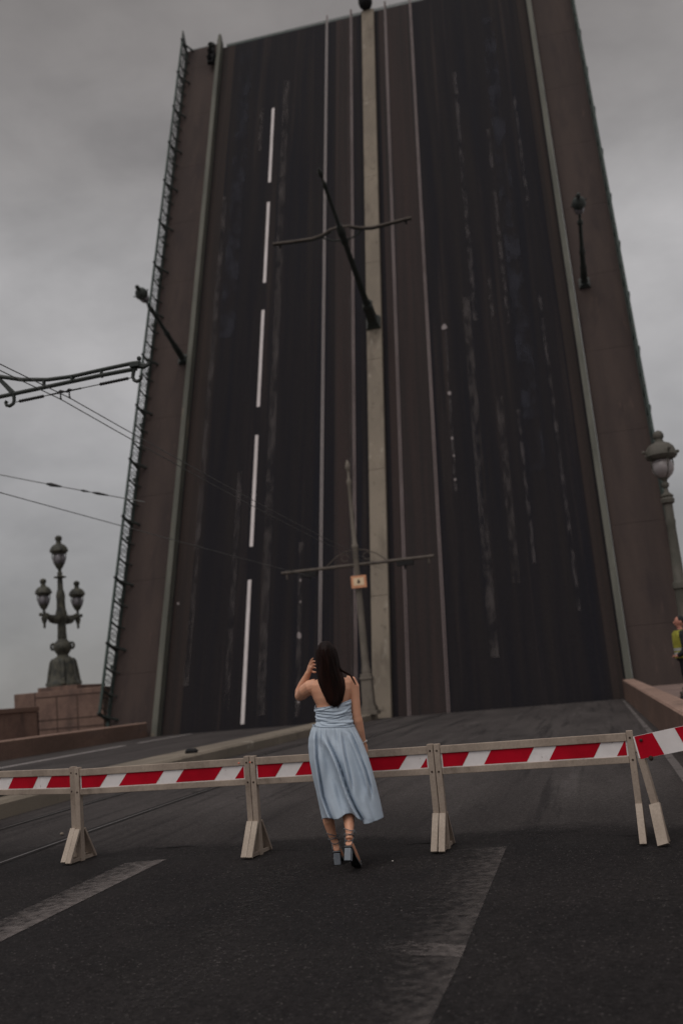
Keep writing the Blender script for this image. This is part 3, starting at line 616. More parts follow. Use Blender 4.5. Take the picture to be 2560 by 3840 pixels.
def candelabra():
    t = empty('candelabra_lamp', (-22.1, 39.8, 2.6), (0, 0, R(74))); m = MT['bronze']
    tag(t, 'weathered bronze candelabra with three lanterns on the granite pedestal, against the sky', 'street lamp')
    b = MB()
    # base: flared body with three feet and drapery-like flutes
    rings = []
    for r, z in ((.72, 0), (.74, .08), (.66, .2), (.60, .35), (.56, .6), (.53, .85), (.50, 1.05), (.48, 1.16), (.38, 1.24), (.27, 1.3), (.24, 1.36)):
        rings.append([Vector((r*(1+.10*max(0, math.cos(4*a))*(1 if z < 1.1 else .3)-.09*max(0, -math.cos(4*a+.3)))*math.cos(a), r*(1+.10*max(0, math.cos(4*a)))*math.sin(a), z)) for a in [2*math.pi*j/48 for j in range(48)]])
    b.loft(rings)
    for k in range(4):
        a = k*math.pi/2+.78; b.ball((.62*math.cos(a), .62*math.sin(a), .12), (.15, .15, .13), 8); b.tube([(.6*math.cos(a), .6*math.sin(a), .1), (.57*math.cos(a), .57*math.sin(a), .6), (.5*math.cos(a), .5*math.sin(a), 1.05), (.42*math.cos(a), .42*math.sin(a), 1.2)], [.14, .09, .08, .05], 7)
    b.build('base', m, t, True, angle=60)
    v = MB().lathe([(.24, 1.34), (.27, 1.42), (.33, 1.5), (.40, 1.62), (.41, 1.75), (.34, 1.88), (.24, 1.98), (.2, 2.06)], seg=20).build('vase', m, t, True)
    for k in range(2):
        s = 1 if k else -1
        MB().tube([(s*(.40+.10*math.cos(a))*.5, -s*(.40+.10*math.cos(a))*.87, 1.74+.13*math.sin(a)) for a in [i*.5-1.6 for i in range(13)]], .055, 6).build('handle', m, v, True)
    MB().lathe([(.18, 2.04), (.21, 2.12), (.20, 2.2), (.19, 2.3), (.185, 2.6), (.18, 2.8), (.24, 2.9), (.26, 3.05), (.25, 3.2), (.20, 3.35), (.18, 3.7), (.20, 3.95), (.17, 4.1), (.125, 4.25), (.115, 4.65), (.11, 4.72), (.27, 4.76), (.27, 4.80), (.1, 4.84), (.12, 4.95), (.07, 5.05), (.09, 5.12)], seg=16).build('shaft', m, t, True)
    def lantern(x, z, s):
        l = MB().lathe([(.05*s, z-.12), (.06*s, z), (.1*s, z+.05), (.17*s, z+.2), (.19*s, z+.24), (.1*s, z+.22)], (x, 0, 0), 12)
        for k in range(6):
            a = k*math.pi/3; l.tube([(x+r*s*math.cos(a), r*s*math.sin(a), z+zz*s) for r, zz in ((.1, .05), (.22, .28), (.28, .5), (.27, .68), (.3, .76))], .017*s, 4)
        l = l.build('lantern', m, t, True)
        MB().ball((x, 0, z+.43*s), (.255*s, .255*s, .275*s), 14).build('globe', MT['globe2'], l, True)
        MB().lathe([(.26*s, z+.62*s), (.31*s, z+.68*s), (.37*s, z+.73*s), (.355*s, z+.80*s), (.33*s, z+.86*s), (.24*s, z+.97*s), (.12*s, z+1.03*s), (.10*s, z+1.1*s), (.10*s, z+1.15*s), (.135*s, z+1.19*s), (.14*s, z+1.29*s), (.07*s, z+1.36*s)], (x, 0, 0), 12).build('cap', m, l, True)
    lantern(0, 5.12, 1.12)
    for s in (-1, 1):
        MB().tube([(s*.15, 0, 3.0), (s*.36, 0, 2.9), (s*.55, 0, 2.92), (s*.72, 0, 3.0), (s*.9, 0, 3.05), (s*1.0, 0, 3.1)], [.18, .21, .19, .12, .15, .08], 8).ball((s*1.2, 0, 3.1), .085, 7).beam((s*.97, 0, 3.06), (s*1.2, 0, 3.1), .06, .06).lathe([(.02, 2.5), (.06, 2.58), (.05, 2.68), (.1, 2.8), (.13, 2.95), (.07, 3.1), (.06, 3.25)], (s*1.0, 0, 0), 10).build('arm', m, t, True)
        lantern(s*1.0, 3.3, 1.0)
    return t
candelabra()

# ---------------------------------------------------------------- signal on the leaf's kerb
t = empty('traffic_signal', LM @ Vector((-17.42, 41.9, .16)), LROT); tag(t, 'small dark traffic signal at the top left corner of the raised leaf', 'traffic signal')
MB().box((0, 0, .12), (.3, .5, .24)).build('foot', MT['black'], t)
h = MB().box((0, 0, .36), (.36, 1.75, .26)).build('housing', MT['black'], t, bevel=.03)
for k in range(3):
    MB().lathe([(.15, .48), (.17, .5), (.165, .66), (.15, .66), (.14, .52)], (0, -.57+.57*k, 0), 12).build('visor', MT['black'] if k < 2 else MT['green'], h, True)
    MB().ball((0, -.57+.57*k, .49), (.13, .13, .05), 10).build('lens', MT['bolt'] if k else MT['sole'], h, True)

# ---------------------------------------------------------------- barriers
def clip(poly, x0, x1):
    for sgn, lim in ((1, x0), (-1, x1)):
        out = []
        for i in range(len(poly)):
            a, b_ = poly[i], poly[(i+1) % len(poly)]
            ia, ib = sgn*(a[0]-lim) >= 0, sgn*(b_[0]-lim) >= 0
            if ia: out.append(a)
            if ia != ib:
                k = (lim-a[0])/(b_[0]-a[0]); out.append((lim, a[1]+(b_[1]-a[1])*k))
        poly = out
        if not poly: return []
    return poly
def stripes(b, L, z0, z1, pitch, red, slant, ph, y):
    k = -3
    while True:
        u = ph+k*pitch; k += 1
        if u > L+1: break
        p = clip([(u, z0), (u+red, z0), (u+red+slant, z1), (u+slant, z1)], .012, L-.012)
        if len(p) > 2:
            b.add([(q[0], -y, q[1]) for q in p], [tuple(range(len(p)))], 1)
            b.add([(q[0], y, q[1]) for q in reversed(p)], [tuple(range(len(p)))], 1)
def barrier(p0, p1, label, ph, legs, turn=0):
    a = Vector(p0); d = Vector(p1)-a; L = d.length
    t = empty('road_barrier', (a.x, a.y, zr(a.y)), (0, 0, math.atan2(d.y, d.x)))
    tag(t, label, 'barrier', 'red and white board barriers across the road')
    dz = zr(p1[1])-zr(a.y)
    m = MT['wood']
    g = .055    # half of each post's share of the joint
    MB().b2(g, L-g, -.022, .022, .765, .828).build('top_rail', m, t, bevel=.004)
    MB().b2(g, L-g, -.022, .022, .595, .647).build('bottom_rail', m, t, bevel=.004)
    b = MB().b2(g, L-g, -.008, .008, .6475, .7645); stripes_b = MB(); stripes_b.v = b.v; stripes_b.f = b.f; stripes_b.m = b.m
    sb = MB(); stripes(sb, L-2*g, .655, .7645, ph[1], ph[2], ph[3], ph[0], .0105)
    off = len(b.v); b.v += [(x+g, y, z) for x, y, z in sb.v]; b.f += [tuple(off+i for i in f) for f in sb.f]; b.m += sb.m
    b.build('striped_board', [MT['boardw'], MT['boardr']], t)
    for x in legs:
        xx = .028 if x == 0 else L-.028
        w = .051
        RT = Matrix.Translation((xx, 0, 0)) @ Matrix.Rotation(turn if x else 0, 4, 'Z') @ Matrix.Translation((-xx, 0, 0))
        def RR(b_): b_.v = [tuple(RT @ Vector(p)) for p in b_.v]; return b_
        lg = RR(MB().b2(xx-w/2, xx+w/2, -.03, .026, .0, .845)).build('post', m, t, bevel=.004)
        RR(MB().beam((xx, -.215, .012), (xx, -.042, .285), w, .022, (0, 0, 1))).build('front_brace', MT['wood2'], lg)
        RR(MB().beam((xx, .215, .012), (xx, .042, .285), w, .022, (0, 0, 1)).b2(xx-.012, xx+.012, -.19, .22, .008, .035)).build('foot', m, lg)
        for z in (.79, .62): MB().ball((xx, -.031, z), (.009, .006, .009), 6).build('bolt', MT['bolt'], lg)
    return t
MT['wood2'] = mat('brace_wood', (.44, .365, .30), .65, (.36, .295, .24), 4, (1, 1, .6), fine=.1, layers=(((.2, .15, .12), 9, (1, 1, 1), .66, .78),))
J = [(-6.45, 9.45), (-4.79, 8.78), (-3.0, 8.63), (-1.33, 8.47), (.28, 8.37)]
labels = ['leftmost striped barrier section, running out of the left edge of the picture',
          'second striped barrier section from the left, ending left of the woman',
          'striped barrier section that the woman stands in front of',
          'striped barrier section right of the woman, its posts splayed at the right end']
for i in range(4):
    barrier(J[i], J[i+1], labels[i], ((.13, .59, .385, .09), (-.18, .588, .385, .09), (-.2, .565, .375, .085), (-.177, .53, .35, .07))[i], (0, 1), (R(17.4), 0, 0, 0)[i])
# the last one: a taller tilted board bolted to a splayed leg
t = empty('road_barrier', (.29, 8.345, zr(8.345)), (0, 0, math.atan2(-.30, .78))); tag(t, 'tall tilted red and white board at the right edge, without a wooden frame', 'barrier', 'red and white board barriers across the road')
rt_ = Matrix.Rotation(-R(9), 4, 'Y')
b = MB().b2(0, 1.0, -.01, .01, .62, .80)
sb = MB(); stripes(sb, 1.0, .622, .798, .40, .22, -.045, -.015, .0125); off = len(b.v); b.v += sb.v; b.f += [tuple(off+i for i in f) for f in sb.f]; b.m += sb.m
def tilt(p): return tuple((Matrix.Translation((0, 0, .71)) @ rt_ @ Matrix.Translation((0, 0, -.71))) @ Vector(p))
b.v = [tilt(p) for p in b.v]; b.build('striped_board', [MT['boardw'], MT['boardr']], t)
lg = MB().beam((.0, .02, .78), (.14, -.02, .0), .055, .045, (0, 1, 0)).build('post', MT['wood'], t, bevel=.004)
MB().beam((.10, -.05, .29), (.175, -.20, .012), .085, .025, (0, 1, 0)).build('front_brace', MT['wood2'], lg)
MB().beam((.86, .02, .9), (.90, -.02, .0), .055, .045, (0, 1, 0)).build('post', MT['wood'], t, bevel=.004)
MB().ball((.11, -.02, .63), (.02, .012, .02), 8).build('bolt', MT['bolt'], t); MB().ball((.05, -.02, .77), (.015, .01, .012), 8).build('bolt', MT['bolt'], t)
# spots of reflected red light, painted as tiny beads by the joint left of the woman
for dx in (-.10, .005):
    o = MB().ball((-3.0+dx, 8.60, zr(8.6)+.792), (.009, .005, .007), 8).build('glint', MT['redglint'] if 'redglint' in MT else mat('red_glint_paint', (.9, .22, .14), .3), None, True)
    tag(o, 'tiny painted red glint on the wooden rail at the joint left of the woman' if dx < 0 else 'tiny painted red glint on the post top at the joint left of the woman', 'glint')

# ---------------------------------------------------------------- the woman
WB = (-2.05, 7.95, zr(7.95)); WROT = R(14.4)
def interp(tab, z):
    """tab: rows (z, ...) from top down; smooth interpolation"""
    if z >= tab[0][0]: return tab[0][1:]
    for a, b_ in zip(tab, tab[1:]):
        if z >= b_[0]:
            k = (a[0]-z)/(a[0]-b_[0]); return [p+(q-p)*k for p, q in zip(a[1:], b_[1:])]
    return tab[-1][1:]
def woman():
    t = empty('person', WB, (0, 0, WROT))
    tag(t, 'woman seen from behind in a strapless blue-grey dress, one hand raised to her face', 'person')
    b = MB()
    # torso: z, left, right, centre v, half depth
    TOR = [(1.475, -.07, .09, .0, .055), (1.45, -.13, .165, .0, .075), (1.42, -.16, .195, .0, .088), (1.37, -.155, .190, .0, .098), (1.31, -.137, .170, .0, .10), (1.26, -.115, .150, .0, .10), (1.19, -.108, .143, .0, .095), (1.13, -.106, .139, .0, .085), (1.05, -.12, .145, .02, .075), (.95, -.13, .15, .03, .07), (.85, -.11, .13, .03, .07)]
    rings = []
    for z, l, r, v, d in TOR:
        c = (l+r)/2; hw = (r-l)/2; ring = []
        for j in range(28):
            a = 2*math.pi*j/28; ca, sa = math.cos(a), math.sin(a)
            x = c+hw*math.copysign(abs(ca)**.85, ca); y = v+d*math.copysign(abs(sa)**.9, sa)
            if sa < 0 and z > 1.2:    # spine hollow and shoulder blades
                q = (x-c)/hw; y += .016*math.exp(-(q/.16)**2)-.010*math.exp(-((abs(q)-.5)/.25)**2)*(1 if z > 1.28 else 0)
            ring.append(Vector((x, y, z)))
        rings.append(ring)
    b.loft(rings)
    b.tube([(.01, .0, 1.44), (.006, .008, 1.50), (.0, .02, 1.57)], [.062, .05, .05], 14)
    b.ball((0, .02, 1.655), (.072, .092, .108), 18); b.ball((0, .075, 1.60), (.045, .045, .055), 12)
    b.tube([(0, .105, 1.665), (0, .128, 1.635), (0, .112, 1.622)], [.009, .013, .01], 6)
    for s in (-1, 1): b.ball((s*.074, .02, 1.645), (.01, .02, .03), 8)
    # raised left arm: upper arm forward, forearm up to the face
    b.tube([(-.10, .0, 1.425), (-.155, .005, 1.408), (-.195, .05, 1.385), (-.230, .13, 1.355), (-.256, .195, 1.340)], [.05, .060, .056, .047, .039], 14)
    b.tube([(-.258, .195, 1.338), (-.246, .185, 1.380), (-.213, .16, 1.440), (-.176, .125, 1.500), (-.158, .105, 1.532)], [.035, .041, .037, .028, .024], 14)
    b.tube([(-.160, .107, 1.525), (-.150, .092, 1.555), (-.141, .080, 1.582)], [(.024, .017), (.031, .016), (.030, .013)], 10)
    # fingers: index, middle, ring, little then the thumb
    for pts, r in (([(-.150, .086, 1.580), (-.139, .074, 1.608), (-.125, .058, 1.630), (-.110, .036, 1.640)], .0088), ([(-.139, .080, 1.582), (-.124, .064, 1.604), (-.108, .044, 1.614), (-.094, .022, 1.612)], .009), ([(-.130, .076, 1.574), (-.114, .060, 1.586), (-.099, .042, 1.588), (-.088, .024, 1.578)], .0085), ([(-.124, .078, 1.560), (-.108, .064, 1.565), (-.096, .050, 1.560), (-.088, .038, 1.548)], .0075), ([(-.140, .096, 1.545), (-.122, .082, 1.530), (-.106, .066, 1.524), (-.094, .052, 1.528)], .0095)):
        b.tube(pts, [r*1.12, r*1.08, r, r*.72], 8)
    # right arm hanging, hand in front of the skirt
    b.tube([(.135, .0, 1.432), (.178, .0, 1.418), (.196, .0, 1.38), (.199, .005, 1.30), (.200, .008, 1.22), (.202, .010, 1.15)], [.048, .054, .049, .042, .039, .037], 14)
    b.tube([(.202, .010, 1.155), (.207, .018, 1.11), (.217, .04, 1.04), (.230, .07, .97), (.238, .09, .925)], [.036, .041, .037, .028, .023], 14)
    b.tube([(.238, .09, .93), (.241, .105, .895), (.240, .118, .86), (.238, .125, .84)], [(.024, .016), (.032, .016), (.034, .015), (.03, .013)], 10)
    for k, (dx, ln) in enumerate(((.0, .075), (.0, .085), (.0, .08), (.0, .062))):
        y0 = .094+.019*k; b.tube([(.239, y0, .848), (.236, y0+.004, .848-ln*.45), (.228, y0+.004, .848-ln*.8), (.219, y0+.002, .848-ln)], [.0088, .0085, .008, .006], 7)
    b.tube([(.232, .088, .90), (.222, .072, .868), (.215, .066, .84)], [.011, .010, .007], 7)
    # legs: left planted ahead, right trailing with the heel lifted
    b.tube([(-.06, .04, .92), (-.075, .06, .70), (-.083, .07, .50), (-.094, .07, .40), (-.094, .075, .34), (-.078, .09, .25), (-.062, .10, .19), (-.05, .105, .150)], [.06, .055, .048, .045, .046, .036, .029, .030], 16)
    b.tube([(.07, .04, .92), (.072, .04, .70), (.068, .0, .52), (.066, -.06, .43), (.066, -.11, .385), (.066, -.175, .325), (.062, -.225, .275), (.056, -.262, .235)], [.06, .055, .050, .047, .047, .039, .030, .028], 16)
    # feet
    b.tube([(-.050, .075, .130), (-.046, .12, .122), (-.040, .17, .092), (-.034, .22, .050), (-.030, .255, .030), (-.028, .285, .026)], [(.024, .026), (.032, .032), (.028, .034), (.022, .040), (.016, .040), (.010, .026)], 12)
    b.tube([(.048, -.285, .215), (.056, -.262, .195), (.070, -.225, .150), (.085, -.185, .090), (.095, -.155, .050), (.104, -.130, .030)], [(.022, .026), (.030, .032), (.028, .034), (.020, .040), (.016, .040), (.010, .028)], 12)
    for k in range(5):
        b.ball((-.056+.014*k, .283-.004*abs(k-3), .024), (.008, .018, .009), 7)
        b.ball((.078+.013*k, -.128+.004*k, .022), (.008, .015, .011), 7)
    body = b.fuse('body', MT['skin'], t, .0052, 5)
    # ---- bodice
    BOD = [(1.262, -.127, .163, .117), (1.21, -.124, .159, .112), (1.165, -.121, .157, .107), (1.13, -.121, .156, .106), (1.10, -.143, .163, .112), (1.078, -.160, .170, .118)]
    FOLDS = [(.10, .04, .007, .05, .3), (.20, .09, .008, .045, 1.7), (.31, .05, .006, .04, 2.9), (.40, .13, .009, .05, 4.1), (.52, .08, .008, .045, 5.3), (.60, .18, .009, .05, 6.6), (.72, .12, .010, .05, 7.9), (.80, .20, .008, .05, 9.2), (.88, .10, .006, .05, 10.4)]
    rings = []; n = 140; m_ = 80
    for i in range(m_+1):
        k = i/m_; ring = []
        for j in range(n):
            a = 2*math.pi*j/n; ca, sa = math.cos(a), math.sin(a)
            u0 = .018+.14*ca
            ztop = 1.262+.022*ca-.016*(1-abs(ca)) if sa < 0 else 1.262+.02*ca+.05*abs(sa)
            zbot = 1.090-.016*ca-.012*max(0, -sa)
            z = ztop+(zbot-ztop)*k; l, r, d = interp(BOD, z)
            c = (l+r)/2; hw = (r-l)/2
            bump = 0
            for f_, (kc, sg, am, wd, sd) in enumerate(FOLDS):
                kk = kc+sg*(-sa)*.5*(1+ .3*ca)+.05*math.sin(2.3*a+sd)+.07*noise.noise(Vector((ca*1.3, sa*1.3, sd)))
                g = am*max(0, .5+.9*noise.noise(Vector((ca*1.8, sa*1.8, sd+9))))
                x_ = (k-kk)/wd; bump += g*(math.exp(-x_*x_)-.8*math.exp(-(x_-1.5)**2*2.2))
            bump *= min(1, k*10)*min(1, (1-k)*8)
            rr = 1+(bump+.0012*noise.noise(Vector((ca*9, sa*9, k*18))))/.12
            if k < .03: rr += .02
            ring.append(Vector((c+hw*rr*math.copysign(abs(ca)**.88, ca), d*rr*math.copysign(abs(sa)**.92, sa), z)))
        rings.append(ring)
    dr = empty_mesh = MB(); dr.loft(rings, cap=False)
    o = dr.build('bodice', MT['dress'], t, True, angle=80)
    sm = o.modifiers.new('thick', 'SOLIDIFY'); sm.thickness = .004; sm.offset = 1
    # ---- skirt
    SK = [(1.104, -.158, .160, .116), (1.06, -.180, .183, .128), (1.00, -.200, .206, .14), (.94, -.208, .230, .15), (.82, -.206, .266, .165), (.70, -.192, .291, .175), (.59, -.173, .311, .18), (.46, -.156, .331, .185), (.36, -.142, .343, .188), (.30, -.13, .35, .19)]
    HEM = [(-.142, .378), (-.08, .396), (-.057, .379), (-.013, .386), (.02, .40), (.051, .419), (.105, .418), (.132, .392), (.160, .366), (.176, .326), (.251, .334), (.343, .350)]
    def hem(u):
        if u <= HEM[0][0]: return HEM[0][1]
        for a, b_ in zip(HEM, HEM[1:]):
            if u <= b_[0]: return a[1]+(b_[1]-a[1])*(u-a[0])/(b_[0]-a[0])
        return HEM[-1][1]
    CR = [  # creases on the back: (polyline of (z,u)), depth, width
        ([(1.02, -.060), (.95, -.040), (.88, -.012), (.80, .016), (.72, .040), (.63, .063), (.544, .088), (.45, .124), (.364, .165)], .052, 1.0, .97),
        ([(1.08, -.125), (1.02, -.138), (.845, -.148), (.551, -.121), (.423, -.083), (.38, -.068)], .036, .9, 1.05),
        ([(1.05, .10), (1.01, .14), (.86, .185), (.723, .225), (.60, .25), (.5, .26)], .030, .9, 1.06),
        ([(1.06, .06), (.95, .072), (.82, .080), (.66, .105), (.56, .12)], .024, .8, 1.03),
        ([(1.09, -.05), (1.02, -.055), (.95, -.03)], .016, .45, 1.09), ([(1.09, .01), (1.03, .018), (.93, .022)], .016, .45, 1.09), ([(1.09, -.095), (1.0, -.10), (.9, -.10)], .016, .5, 1.09),
        ([(1.09, .13), (1.03, .165), (.93, .20), (.84, .225)], .016, .55, 1.09), ([(1.085, .045), (1.0, .045), (.92, .05)], .013, .45, 1.08),
        ([(.58, .20), (.45, .235), (.35, .26)], .010, 1.2, .58), ([(.70, -.01), (.55, .0), (.42, .02)], .006, 1.5, .7)]
    def cu(c, z):
        p = c[0]
        if z >= p[0][0]: return p[0][1]
        for a, b_ in zip(p, p[1:]):
            if z >= b_[0]: return a[1]+(b_[1]-a[1])*(a[0]-z)/(a[0]-b_[0])
        return p[-1][1]
    n = 300; m_ = 110; rings = []
    for i in range(m_+1):
        k = i/m_; ring = []
        for j in range(n):
            a = 2*math.pi*j/n; ca, sa = math.cos(a), math.sin(a)
            l, r, d = interp(SK, 1.104-.76*k); c = (l+r)/2; hw = (r-l)/2
            sx = math.copysign(abs(ca)**.9, ca)
            uh = (-.142+.343)/2+.2425*sx
            zb = hem(uh) if sa < 0 else .37+.012*math.sin(5*a)-.03*max(0, ca)
            z0 = 1.090-.016*ca-.012*max(0, -sa); z = z0+(zb-z0)*k
            l, r, d = interp(SK, z); c = (l+r)/2; hw = (r-l)/2
            u = c+hw*sx; v = d*math.copysign(abs(sa)**.8, sa)
            if sa < 0:
                fade_side = min(1, abs(sa)*2.2); dv = 0
                for cr in CR:
                    zt, ze = cr[0][0][0], cr[0][-1][0]
                    q1 = min(1, max(0, (zt+.01-z)/.10)); q2 = 1 if ze < .45 else min(1, max(0, (z-ze+.02)/.16)); f = 1.6*q1*q1*(3-2*q1)*q2*q2*(3-2*q2)
                    if f <= 0: continue
                    x = u-cu(cr, z); w = cr[2]; A = cr[1]*f*(.5+.8*min(1, (zt-z)/.35))
                    dv += A*(-.60*math.exp(-((x+.018*w)/(.017*w))**2)+.62*math.exp(-((x-.006*w)/(.009*w))**2)-.20*math.exp(-((x-.045*w)/(.03*w))**2)+.30*math.exp(-((x+.065*w)/(.03*w))**2))
                dv += .030*math.exp(-((u+.075+.1*(.7-z))/.040)**2)*math.exp(-((z-.66)/.20)**2)
                dv += .018*noise.noise(Vector((u*6+z*2, z*2.6, 3.1)))*min(1, k*3)+.004*noise.noise(Vector((u*16, z*4, 1.1)))*min(1, k*4)
                dv += .045*math.exp(-((u-.055)/.075)**2)*math.exp(-((z-.40)/.13)**2)*-1   # pushed out by the trailing calf
                v += dv*fade_side
                wv = .004*math.sin(z*9+u*4)*k; u += wv*(1-abs(sx)**4)
            else:
                v += .02*k*math.sin(9*a+2*k)+.008*k*math.sin(17*a)
            if i < 2: v *= .99
            ring.append(Vector((u, v, z)))
        rings.append(ring)
    s_ = MB(); s_.loft(rings, cap=False); o = s_.build('skirt', MT['dress'], t, True, angle=85)
    sm = o.modifiers.new('thick', 'SOLIDIFY'); sm.thickness = .004; sm.offset = -1
    # waist seam
    ring = [(v.x*1.0+(v.x-.005)*.012, v.y*1.015, v.z+.002) for v in rings[0]]
    MB().tube(ring+[ring[0]], .0028, 5, False).build('waist_seam', MT['dress'], t, True)
    # ---- hair: mass + strands
    HR = [(1.768, -.022, .022, .005, .03), (1.755, -.045, .038, .0, .06), (1.729, -.069, .058, -.002, .092), (1.70, -.083, .074, -.004, .108), (1.66, -.089, .083, -.006, .116), (1.60, -.090, .090, -.014, .115), (1.55, -.090, .096, -.03, .10), (1.50, -.088, .103, -.052, .080), (1.44, -.080, .120, -.080, .055), (1.378, -.062, .122, -.100, .038), (1.318, -.040, .106, -.110, .030), (1.28, -.020, .088, -.114, .026), (1.255, .002, .068, -.116, .018), (1.238, .022, .050, -.118, .006)]
    def hp(k, a, out=0.0):
        z = HR[0][0]+(HR[-1][0]-HR[0][0])*k; l, r, v, d = interp(HR, z); c = (l+r)/2; hw = (r-l)/2
        w = .02*math.sin(3*a+.7+k*1.4)+.05*(noise.noise(Vector((math.cos(a)*9, math.sin(a)*9, k*1.0))))*min(1, k*3)
        rr = 1+w+out; ca, sa = math.cos(a), math.sin(a)
        return Vector((c+hw*rr*math.copysign(abs(ca)**.85, ca), v+d*rr*math.copysign(abs(sa)**.85, sa), z+.006*noise.noise(Vector((ca*6, sa*6, 4)))*k))
    rings = [[hp((i/44)**1.25, 2*math.pi*j/120) for j in range(120)] for i in range(45)]
    hm = MB().loft(rings).build('hair', MT['hair'], t, True, angle=80)
    sb = MB(); rnd = random.Random(3)
    for i in range(420):
        a = rnd.uniform(math.pi*.93, math.pi*2.07); k0 = rnd.uniform(.0, .35); k1 = rnd.uniform(.8, 1.0) if rnd.random() < .7 else rnd.uniform(.5, .9)
        o_ = rnd.uniform(.005, .035); da = rnd.uniform(-.18, .18); pts = []
        for q in range(11):
            k = k0+(k1-k0)*q/10
            p = hp(k, a+da*q/10, o_*min(1, q/2)); 
            if k1 > .97 and q > 8: p.z -= rnd.uniform(0, .012)*(q-8); p.x += (rnd.uniform(-.006, .006))
            pts.append(p)
        sb.tube(pts, [.0011]+[.0017]*9+[.0006], 4)
    # loose strands over the right shoulder
    for i in range(9):
        e = rnd.uniform(-.012, .012)
        sb.tube([(.06+e, -.09, 1.58), (.11+e, -.085, 1.52), (.145+e, -.06, 1.495), (.178+e*.6, -.062, 1.475), (.200+e*.5, -.075, 1.43), (.214+e*.4, -.07, 1.395)], [.0014, .002, .0024, .0024, .0018, .0008], 4)
    sb.build('hair_strands', MT['hair2'], hm, True)
    # ---- bracelet
    MB().tube([(.238+.027*math.cos(a), .088+.024*math.sin(a), .932+.012*math.cos(a)) for a in [2*math.pi*j/16 for j in range(17)]], .0055, 6, False).ball((.262, .07, .94), .009, 6).build('bracelet', MT['pearl'], t, True)
    # ---- sandals
    def sandal(heel, ball, toe, ankle, tilt_dir, yaw):
        s = empty_part = MB()
        heel, ball, toe, ankle = map(Vector, (heel, ball, toe, ankle))
        fd = (ball-heel); side = Vector((fd.y, -fd.x, 0)).normalized(); fd.normalize(); nrm = side.cross(fd).normalized()
        pts = [heel-fd*.018, heel+fd*.02, heel.lerp(ball, .5)+Vector((0, 0, .006)), ball, toe]; ws = [.030, .033, .026, .039, .028]; vs = []
        for p, w in zip(pts, ws):
            for sg in (-1, 1):
                for h in (0, -.010): vs.append(p+side*sg*w+Vector((0, 0, h)) if p is not toe else p+side*sg*w+Vector((0, 0, h)))
        fs = []
        for i in range(4):
            a0 = i*4; b0 = a0+4
            fs += [(a0, a0+2, b0+2, b0), (a0+1, b0+1, b0+3, a0+3), (a0, b0, b0+1, a0+1), (a0+2, a0+3, b0+3, b0+2)]
        fs += [(0, 1, 3, 2), (16, 18, 19, 17)]
        sm_ = MB().add(vs, fs); sm_.m = [0, 1, 0, 0]*4+[0, 0]; so = sm_.build('shoe_sole', [MT['strap'], MT['sole']], t)
        # block heel, along the local vertical of the shoe
        dn = tilt_dir
        top = heel+fd*.006; MB().beam(top-Vector((0, 0, .006)), top+dn, .050, .046, fd).build('heel_block', MT['shoe'], so, bevel=.003)
        MB().beam(top+dn, top+dn*1.06, .049, .045, fd).build('heel_tip', MT['sole'], so)
        st = MB()
        for k, w in ((.9, .043), (1.12, .037)):
            p = heel.lerp(ball, k) if k <= 1 else ball.lerp(toe, (k-1)*3)
            st.tube([p+side*(w*math.cos(a))+nrm*(.036*math.sin(a)*(1 if k < 1 else .8)) for a in [math.pi*j/8 for j in range(9)]], .0045, 5)
        for k in range(4):
            z = ankle.z+.018*k-.01; r = .034+.0035*k; ph = .6*k
            axis = Vector((ankle.x+(-.006 if ankle.y > 0 else .003)*k, ankle.y+(-.003 if ankle.y > 0 else .013)*k, z))
            st.tube([axis+Vector((r*math.cos(a), r*math.sin(a)*1.05, .016*math.sin(a+ph*2+k*2.4))) for a in [2*math.pi*j/16 for j in range(17)]], .0036, 5, False)
        st.tube([heel+side*.03+Vector((0, 0, .02)), ankle+side*.03+Vector((0, 0, -.02))], .004, 5).tube([heel-side*.03+Vector((0, 0, .02)), ankle-side*.03+Vector((0, 0, -.02))], .004, 5)
        bw = ankle-fd*.02; st.tube([bw+Vector((.02, -.02, .03)), bw+Vector((.05, -.02, .035)), bw+Vector((.062, -.02, .01))], .003, 5)
        st.build('ankle_strap', MT['strap'], so, True)
    sandal((-.050, .075, .103), (-.036, .215, .018), (-.028, .295, .012), (-.055, .10, .19), Vector((0, .012, -.094)), 0)
    sandal((.045, -.285, .185), (.093, -.165, .035), (.106, -.120, .010), (.056, -.25, .255), Vector((-.012, -.028, -.092)), 0)
    return t
woman()

